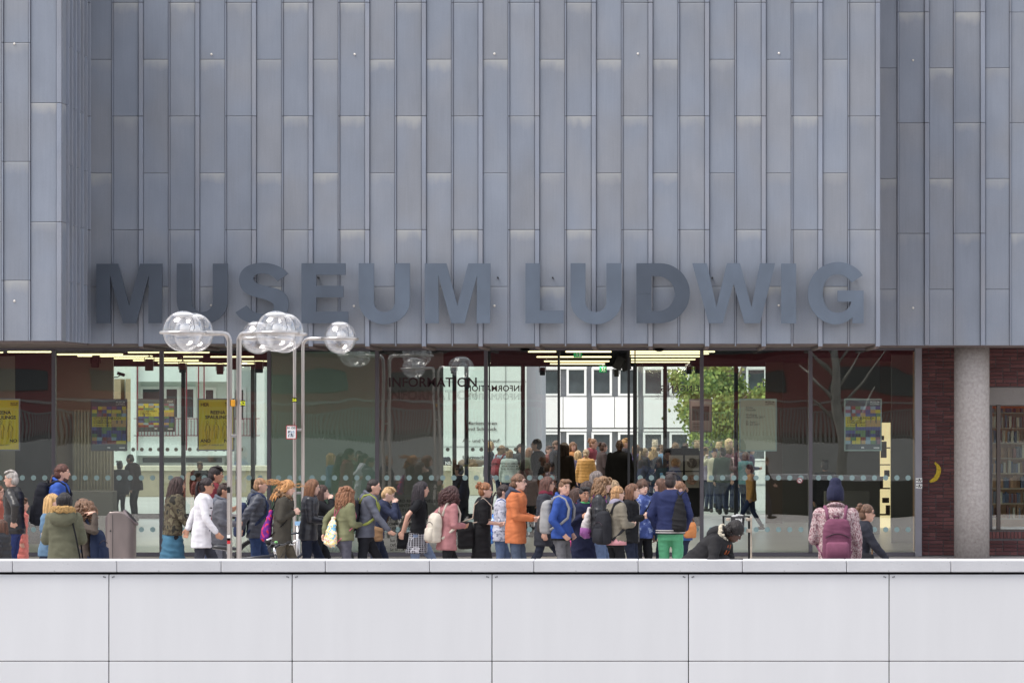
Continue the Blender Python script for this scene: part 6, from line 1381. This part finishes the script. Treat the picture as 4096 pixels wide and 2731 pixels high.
part('sticker', MB().box(-.05, .045, -.012, -.010, -.07, .02).mesh('sticker', M('sticker_blue', S(150, 170, 190), .6, ramp=[(0, S(60, 70, 90)), (.45, S(200, 206, 210)), (.6, S(110, 140, 180))], vscale=30)), hs_, (0, 0, 0), local=True)
part('strap', MB().box(-.01, .06, 0, .02, -.02, .02).mesh('strap', STEEL), hs_, (0, 0, 0), local=True)
# low steel post with a blue sticker
bp = thing('steel_post', 'short steel post with a blue and white sticker between the poles of the farther lamp', 'post', (X(1192, 62.4), 62.4, 0))
part('post', MB().cyl((0, 0, 0), (0, 0, Z(2100, 62.4)), .034, 16).mesh('post', STEEL, True), bp, (0, 0, 0), local=True)
part('sticker', MB().box(-.045, .045, -.043, -.036, Z(2100, 62.4) - .0, Z(2089, 62.4) + .02).mesh('sticker', M('sticker_sky', S(150, 190, 226), .5)), bp, (0, 0, 0), local=True)

# litter bin ----------------------------------------------------------
Yb_ = 60.0; bx0, bx1 = X(424, Yb_), X(543, Yb_)
tb = thing('litter_bin', 'brownish steel litter bin with a slanted open top', 'litter bin', ((bx0 + bx1) / 2, Yb_, 0))
BINM = M('bin_steel', S(132, 122, 120), .42, metal=.6, var=.18, vscale=3, stretch=(1, 1, .4)); w = (bx1 - bx0) / 2
zt_l, zt_r, zs_ = Z(2045, Yb_), Z(2094, Yb_), Z(2066, Yb_)
prof = [(-w, 0), (-w, Z(2068, Yb_)), (-w + .075, zt_l), (w - .16, zt_l), (w, zt_r), (w, 0)]
def bin_top(x_): return np.interp(x_, [-w, -w + .075, w - .16, w], [Z(2068, Yb_), zt_l, zt_l, zt_r])
an_ = np.linspace(0, 2 * math.pi, 65)[:-1]; sgn_ = lambda v, q_: np.sign(v) * np.abs(v) ** q_
bx_ = np.clip(sgn_(np.cos(an_), .45) * w, -w, w); by_ = sgn_(np.sin(an_), .6) * .2
bq = MB().rings([np.stack([bx_, by_, np.zeros(64)], 1), np.stack([bx_, by_, bin_top(bx_) - .012], 1), np.stack([bx_ * .97, by_ * .96, bin_top(bx_ * .97)], 1)])
part('body', bq.mesh('body', BINM), tb, (0, 0, 0), local=True)
part('door_seam', MB().box(-w + .118, -w + .124, -.203, -.199, .05, zt_l - .04).mesh('door_seam', FRAME_D), tb, (0, 0, 0), local=True)
part('lock', MB().disc((-w + .09, .85), .012, -.206, -.2, 10).mesh('lock', FRAME_D), tb, (0, 0, 0), local=True)
dx, dz = .16, zt_r - zt_l; L = math.hypot(dx, dz); ang = math.atan2(-dz, dx)
lid = MB(); e0 = [(L * .5 * math.cos(a), .17 * math.sin(a), 0) for a in np.linspace(0, 6.28, 25)[:-1]]
lid.rings([[(a * 1.25, b * 1.1, -.005) for a, b, c in e0], [(a * 1.25, b * 1.1, .018) for a, b, c in e0]])
part('lid', lid.mesh('lid', M('bin_lid', S(112, 102, 104), .5, metal=.3)), tb, (w - .075, 0, (zt_l + zt_r) / 2), local=True, rot=(0, ang, 0))
op = MB(); op.rings([[(a * .85, b * .82, .018) for a, b, c in e0], [(a * .85, b * .82, .0225) for a, b, c in e0]])
part('opening', op.mesh('opening', M('bin_inside', S(40, 38, 40), .7)), tb, (w - .075, 0, (zt_l + zt_r) / 2), local=True, rot=(0, ang, 0))

# bicycles -------------------------------------------------------------
def bicycle(label, xw, Y, rot, steer, colr):
    t = thing('bicycle', label, 'bicycle', (xw, Y, 0), R(rot), 'bicycles parked on the square'); FR = M('bike_%d' % colr[0], S(*colr), .35, spec=.5)
    Rw = .345; TY = M('tyre_rubber', S(34, 34, 36), .85); RIM = M('rim_grey', S(70, 70, 74), .4, metal=.5); CH = M('chrome', (.75, .75, .76, 1), .2, metal=1)
    def wheel(cx, ang=0):
        wT = part('wheel', MB().tube([(.020 * math.cos(a), 0, .020 * math.sin(a)) for a in np.linspace(0, 6.283, 9)], .012, 6).cyl((0, -.05, 0), (0, .05, 0), .018, 10).mesh('wheel', CH), t, (cx, 0, Rw), local=True, rot=(0, 0, ang))
        q = MB().tube([(Rw * .955 * math.cos(a), 0, Rw * .955 * math.sin(a)) for a in np.linspace(0, 2 * math.pi, 49)], .024, 8, cap=False)
        for k in range(72): a = k * 2 * math.pi / 72; q.box(0, 0.001, 0, 0.001, 0, 0.001) if False else q.ell((Rw * 1.02 * math.cos(a), .012 * (-1) ** k, Rw * 1.02 * math.sin(a)), (.008, .009, .008), None, 5, 3)
        part('tyre', q.mesh('tyre', TY, True), wT, (0, 0, 0), local=True)
        part('rim', MB().tube([(Rw * .87 * math.cos(a), 0, Rw * .87 * math.sin(a)) for a in np.linspace(0, 2 * math.pi, 41)], .012, 6, cap=False).mesh('rim', RIM, True), wT, (0, 0, 0), local=True)
        q = MB()
        for k in range(28): a = k * 2 * math.pi / 28; q.tube([(.02 * math.cos(a + .5), .03 * (-1) ** k, .02 * math.sin(a + .5)), (Rw * .86 * math.cos(a), 0, Rw * .86 * math.sin(a))], .0016, 4)
        part('spokes', q.mesh('spokes', RIM), wT, (0, 0, 0), local=True, kind='stuff')
    wheel(-.53); st = R(steer); wheel(.53, st)
    bb, seat, head, headt = np.array((-.08, 0, .29)), np.array((-.25, 0, .74)), np.array((.34, 0, .66)), np.array((.315, 0, .80))
    q = MB()
    for a, b, r_ in ((bb, seat, .017), (seat, headt, .018), (bb, head, .021), (head, headt, .022)): q.tube([a, b], r_, 10)
    for s_ in (-.05, .05): q.tube([bb + (0, s_ * .6, 0), (-.53, s_, Rw)], .010, 8); q.tube([seat + (0, s_ * .4, -.03), (-.53, s_, Rw)], .009, 8)
    part('frame', q.mesh('frame', FR, True), t, (0, 0, 0), local=True)
    q = MB(); hx = np.array((.355, 0, .60))
    for s_ in (-.055, .055): q.tube([(.345, s_, .64), (.40, s_, .52), (.53, s_ * math.cos(st), Rw)], .016, 8)
    q.tube([(.34, -.055, .64), (.34, .055, .64)], .016, 8); part('fork', q.mesh('fork', FR, True), t, (0, 0, 0), local=True)
    part('seat_post', MB().tube([seat, (-.29, 0, .86)], .0135, 8).mesh('seat_post', CH, True), t, (0, 0, 0), local=True)
    sd = MB(); rows = [(-.16, .062, .022, .012), (-.12, .078, .03, .018), (-.04, .058, .03, .006), (.05, .024, .024, .0), (.12, .018, .020, -.006), (.14, .010, .012, -.012)]
    sd.rings([[(x_, ry * math.cos(a), z_ + rz * math.sin(a)) for a in np.linspace(0, 6.28, 15)[:-1]] for x_, ry, rz, z_ in rows]); part('saddle', sd.mesh('saddle', M('saddle_black', S(36, 36, 40), .3, spec=.6), True), t, (-.30, 0, .885), local=True)
    part('saddle_rail', MB().tube([(-.38, -.03, .875), (-.30, -.025, .86), (-.22, -.02, .872)], .005, 5).tube([(-.38, .03, .875), (-.30, .025, .86), (-.22, .02, .872)], .005, 5).mesh('saddle_rail', CH), t, (0, 0, 0), local=True)
    hb_ = part('handlebar', MB().tube([(0, -.30, .035), (.0, -.22, .03), (.01, -.08, .0), (.01, .08, .0), (0, .22, .03), (0, .30, .035)], .0125, 8).tube([(-.06, 0, -.03), (.01, 0, 0)], .018, 8).mesh('handlebar', M('bar_black', S(34, 34, 38), .35, spec=.5), True), t, (.36, 0, .93), local=True, rot=(0, 0, st))
    part('stem', MB().tube([headt, (.30, 0, .89)], .017, 8).mesh('stem', CH, True), t, (0, 0, 0), local=True)
    for s_ in (-1, 1):
        part('grip', MB().tube([(0, s_ * .20, .029), (0, s_ * .32, .036)], .018, 8).mesh('grip', TY, True), hb_, (0, 0, 0), local=True)
        part('brake_lever', MB().tube([(.02, s_ * .15, .02), (.05, s_ * .17, .01), (.06, s_ * .25, .005), (.055, s_ * .28, .01)], .006, 6).mesh('brake_lever', CH, True), hb_, (0, 0, 0), local=True)
        part('bar_end', MB().tube([(0, s_ * .315, .036), (.05, s_ * .325, .06), (.09, s_ * .325, .075)], .011, 7).mesh('bar_end', CH, True), hb_, (0, 0, 0), local=True)
        part('brake_cable', MB().tube([(.02, s_ * .14, .02), (.10, s_ * .12, .03), (.12, s_ * .04, -.05), (.02, 0, -.16)], .003, 5).mesh('brake_cable', BLACK), hb_, (0, 0, 0), local=True)
    part('bell', MB().ell((0, .07, .03), (.022, .022, .016), seg=12, rin=7).mesh('bell', M('bell_green', S(120, 190, 110), .3, spec=.6), True), hb_, (0, 0, 0), local=True)
    q = MB().cyl((-.08, -.05, .29), (-.08, -.043, .29), .09, 24).tube([(-.08, -.06, .29), (-.04, -.07, .13)], .011, 6).tube([(-.08, .05, .29), (-.12, .06, .45)], .011, 6); q.box(-.09, .01, -.13, -.07, .115, .14).box(-.17, -.07, .06, .12, .44, .465)
    part('crank', q.mesh('crank', RIM), t, (0, 0, 0), local=True)
    return t
bicycle('bicycle with black saddle and straight handlebar parked just behind the wall', X(1000, 51.4), 51.4, -6, 42, (40, 42, 50))
bicycle('dark bicycle behind the walkers, its front wheel beyond the lamp post', X(1176, 61.4), 61.4, 0, 6, (38, 44, 56))

# folding trolley of a street musician at the wall ---------------------------
Yc = 47.2; ct = thing('folding_trolley', 'black folding trolley with wooden battens and a stickered bin beside the leaning man', 'trolley', (X(2950, Yc), Yc, 0))
WOODL = M('batten_wood', S(190, 176, 160), .7, var=.12, vscale=9, stretch=(.3, 3, 3))
for p_ in (2894, 2996): part('upright', MB().box(X(p_ - 4, Yc), X(p_ + 4, Yc), Yc - .02, Yc + .02, 0, Z(2062, Yc), .004).mesh('upright', BLACK), ct)
part('upright', MB().box(X(3001, Yc), X(3008, Yc), Yc - .04, Yc - .015, 0, Z(2066, Yc), .003).mesh('upright', WOODL), ct)
part('cross_bar', MB().box(X(2891, Yc), X(3000, Yc), Yc - .02, Yc + .02, Z(2068, Yc), Z(2062, Yc), .003).mesh('cross_bar', BLACK), ct)
part('cross_bar', MB().box(X(2984, Yc), X(3004, Yc), Yc - .06, Yc - .03, Z(2128, Yc), Z(2114, Yc), .003).mesh('cross_bar', WOODL), ct)
for a, b in ((2904, 2920), (2983, 2999)): part('batten', MB().box(X(a, Yc), X(b, Yc), Yc - .045, Yc - .022, Z(2082, Yc), Z(2070, Yc), .003).mesh('batten', WOODL), ct)
bn_ = part('bin', MB().rings([[(X(c, Yc) , Yc + y, Z(py, Yc)) for c, y in ((2923 + i_, -.10), (2978 - i_, -.10), (2978 - i_, .1), (2923 + i_, .1))] for py, i_ in ((2136, 5), (2125, 3), (2065, 0))]).mesh('bin', M('bin_grey_black', S(54, 52, 54), .45, spec=.5)), ct)
for k, (s, py) in enumerate((('BONJ', 2084), ('COUN', 2097))): part('sticker_lettering', text_mesh(s, 12 * Yc / F, WHITE, .002, .05, width=26 * Yc / F), bn_, (X(2941, Yc), Yc - .104, Z(py, Yc)))
part('round_sticker', MB().disc((X(2972, Yc), Z(2076, Yc)), .017, Yc - .104, Yc - .101, 14).mesh('round_sticker', BLACK), bn_, (0, 0, 0)); part('round_sticker', MB().disc((X(2968, Yc), Z(2108, Yc)), .020, Yc - .104, Yc - .101, 14).mesh('round_sticker', M('sticker_pink', S(220, 190, 190), .6)), bn_, (0, 0, 0))
q = MB(); rg = random.Random(4)
for k in range(7): q.box(X(2926 + k * 6, Yc), X(2938 + k * 6, Yc), Yc - .06 + .02 * k, Yc - .05 + .02 * k, Z(2066, Yc), Z(2060 - rg.randint(0, 5), Yc))
part('crumpled_paper', q.mesh('crumpled_paper', WHITE), ct, kind='stuff')
# poster rack inside the doorway and things on the low wall
rk = thing('poster_rack', 'tall dark poster rack with framed prints inside, right of the doorway', 'poster rack', (X(2730, 92), 92, 0))
part('rack_frame', MB().box(X(2664, 92), X(2800, 92), 92, 92.06, 0, Z(1800, 92)).mesh('rack_frame', INT_BLK), rk)
part('rack_top', MB().box(X(2668, 92), X(2795, 92), 91.9, 92.1, Z(1802, 92), Z(1792, 92)).box(X(2725, 92), X(2747, 92), 91.95, 92.0, Z(1798, 92), Z(1783, 92)).mesh('rack_top', INT_BLK), rk)
for i, (a, b, c, d) in enumerate(((2676, 2732, 1882, 1820), (2740, 2796, 1882, 1820), (2676, 2732, 1950, 1887), (2740, 2796, 1950, 1887))):
    part('print', MB().box(X(a, 91.9), X(b, 91.9), 91.88, 91.92, Z(c, 91.9), Z(d, 91.9)).mesh('print', M('print_paper', S(150, 146, 142), .6)), rk)
    part('picture', MB().disc((X((a + b) / 2, 91.86), Z((c + d) / 2, 91.86)), .11, 91.86, 91.875, 14).mesh('picture', M('picture_%d' % i, [S(140, 110, 80), S(92, 84, 82), S(100, 96, 96), S(150, 120, 110)][i], .6, var=.5, vscale=20)), rk)
def bagprop(name, label, cat, px, py, Y, w, h, d, mat, lump):
    q = MB(); rg = random.Random(px)
    for k in range(lump): q.ell((rg.uniform(-.4, .4) * w, rg.uniform(-.2, .2) * d, h * (.35 + .12 * rg.random())), (w * rg.uniform(.2, .35), d * .4, h * rg.uniform(.3, .5)), None, 10, 7)
    ringloft(q, [(0, w * .48, d * .45, 0), (h * .4, w * .5, d * .5, 0), (h * .75, w * .36, d * .3, 0)], 14)
    o = single(name, q.mesh(name, mat), label, cat, (X(px, Y), Y, Z(py, Y))); fuse(o, .02, 2, .008, 0, px); return o
lw2 = single('pale_ledge', MB().box(X(1770, 124), X(2110, 124), 124, 124.5, 0, Z(1866, 124), .01).mesh('pale_ledge', MATS['pale_stone']), 'pale ledge carrying the bags left of the entrance', 'ledge')
b1 = bagprop('duffel_bag', 'khaki duffel bag lying on the pale ledge', 'bag', 1885, 1865, 124.2, .68, .26, .35, C(122, 104, 82), 5)
b2 = bagprop('sports_bag', 'dark sports bag with white letters at the left end of the ledge', 'bag', 1782, 1865, 124.2, .36, .36, .3, C(44, 46, 56), 2)
part('lettering', text_mesh('NS', .09, WHITE, .004, .05), b2, (-.0, -.17, .06), local=True)
finish_people()
bpy.context.view_layer.update()
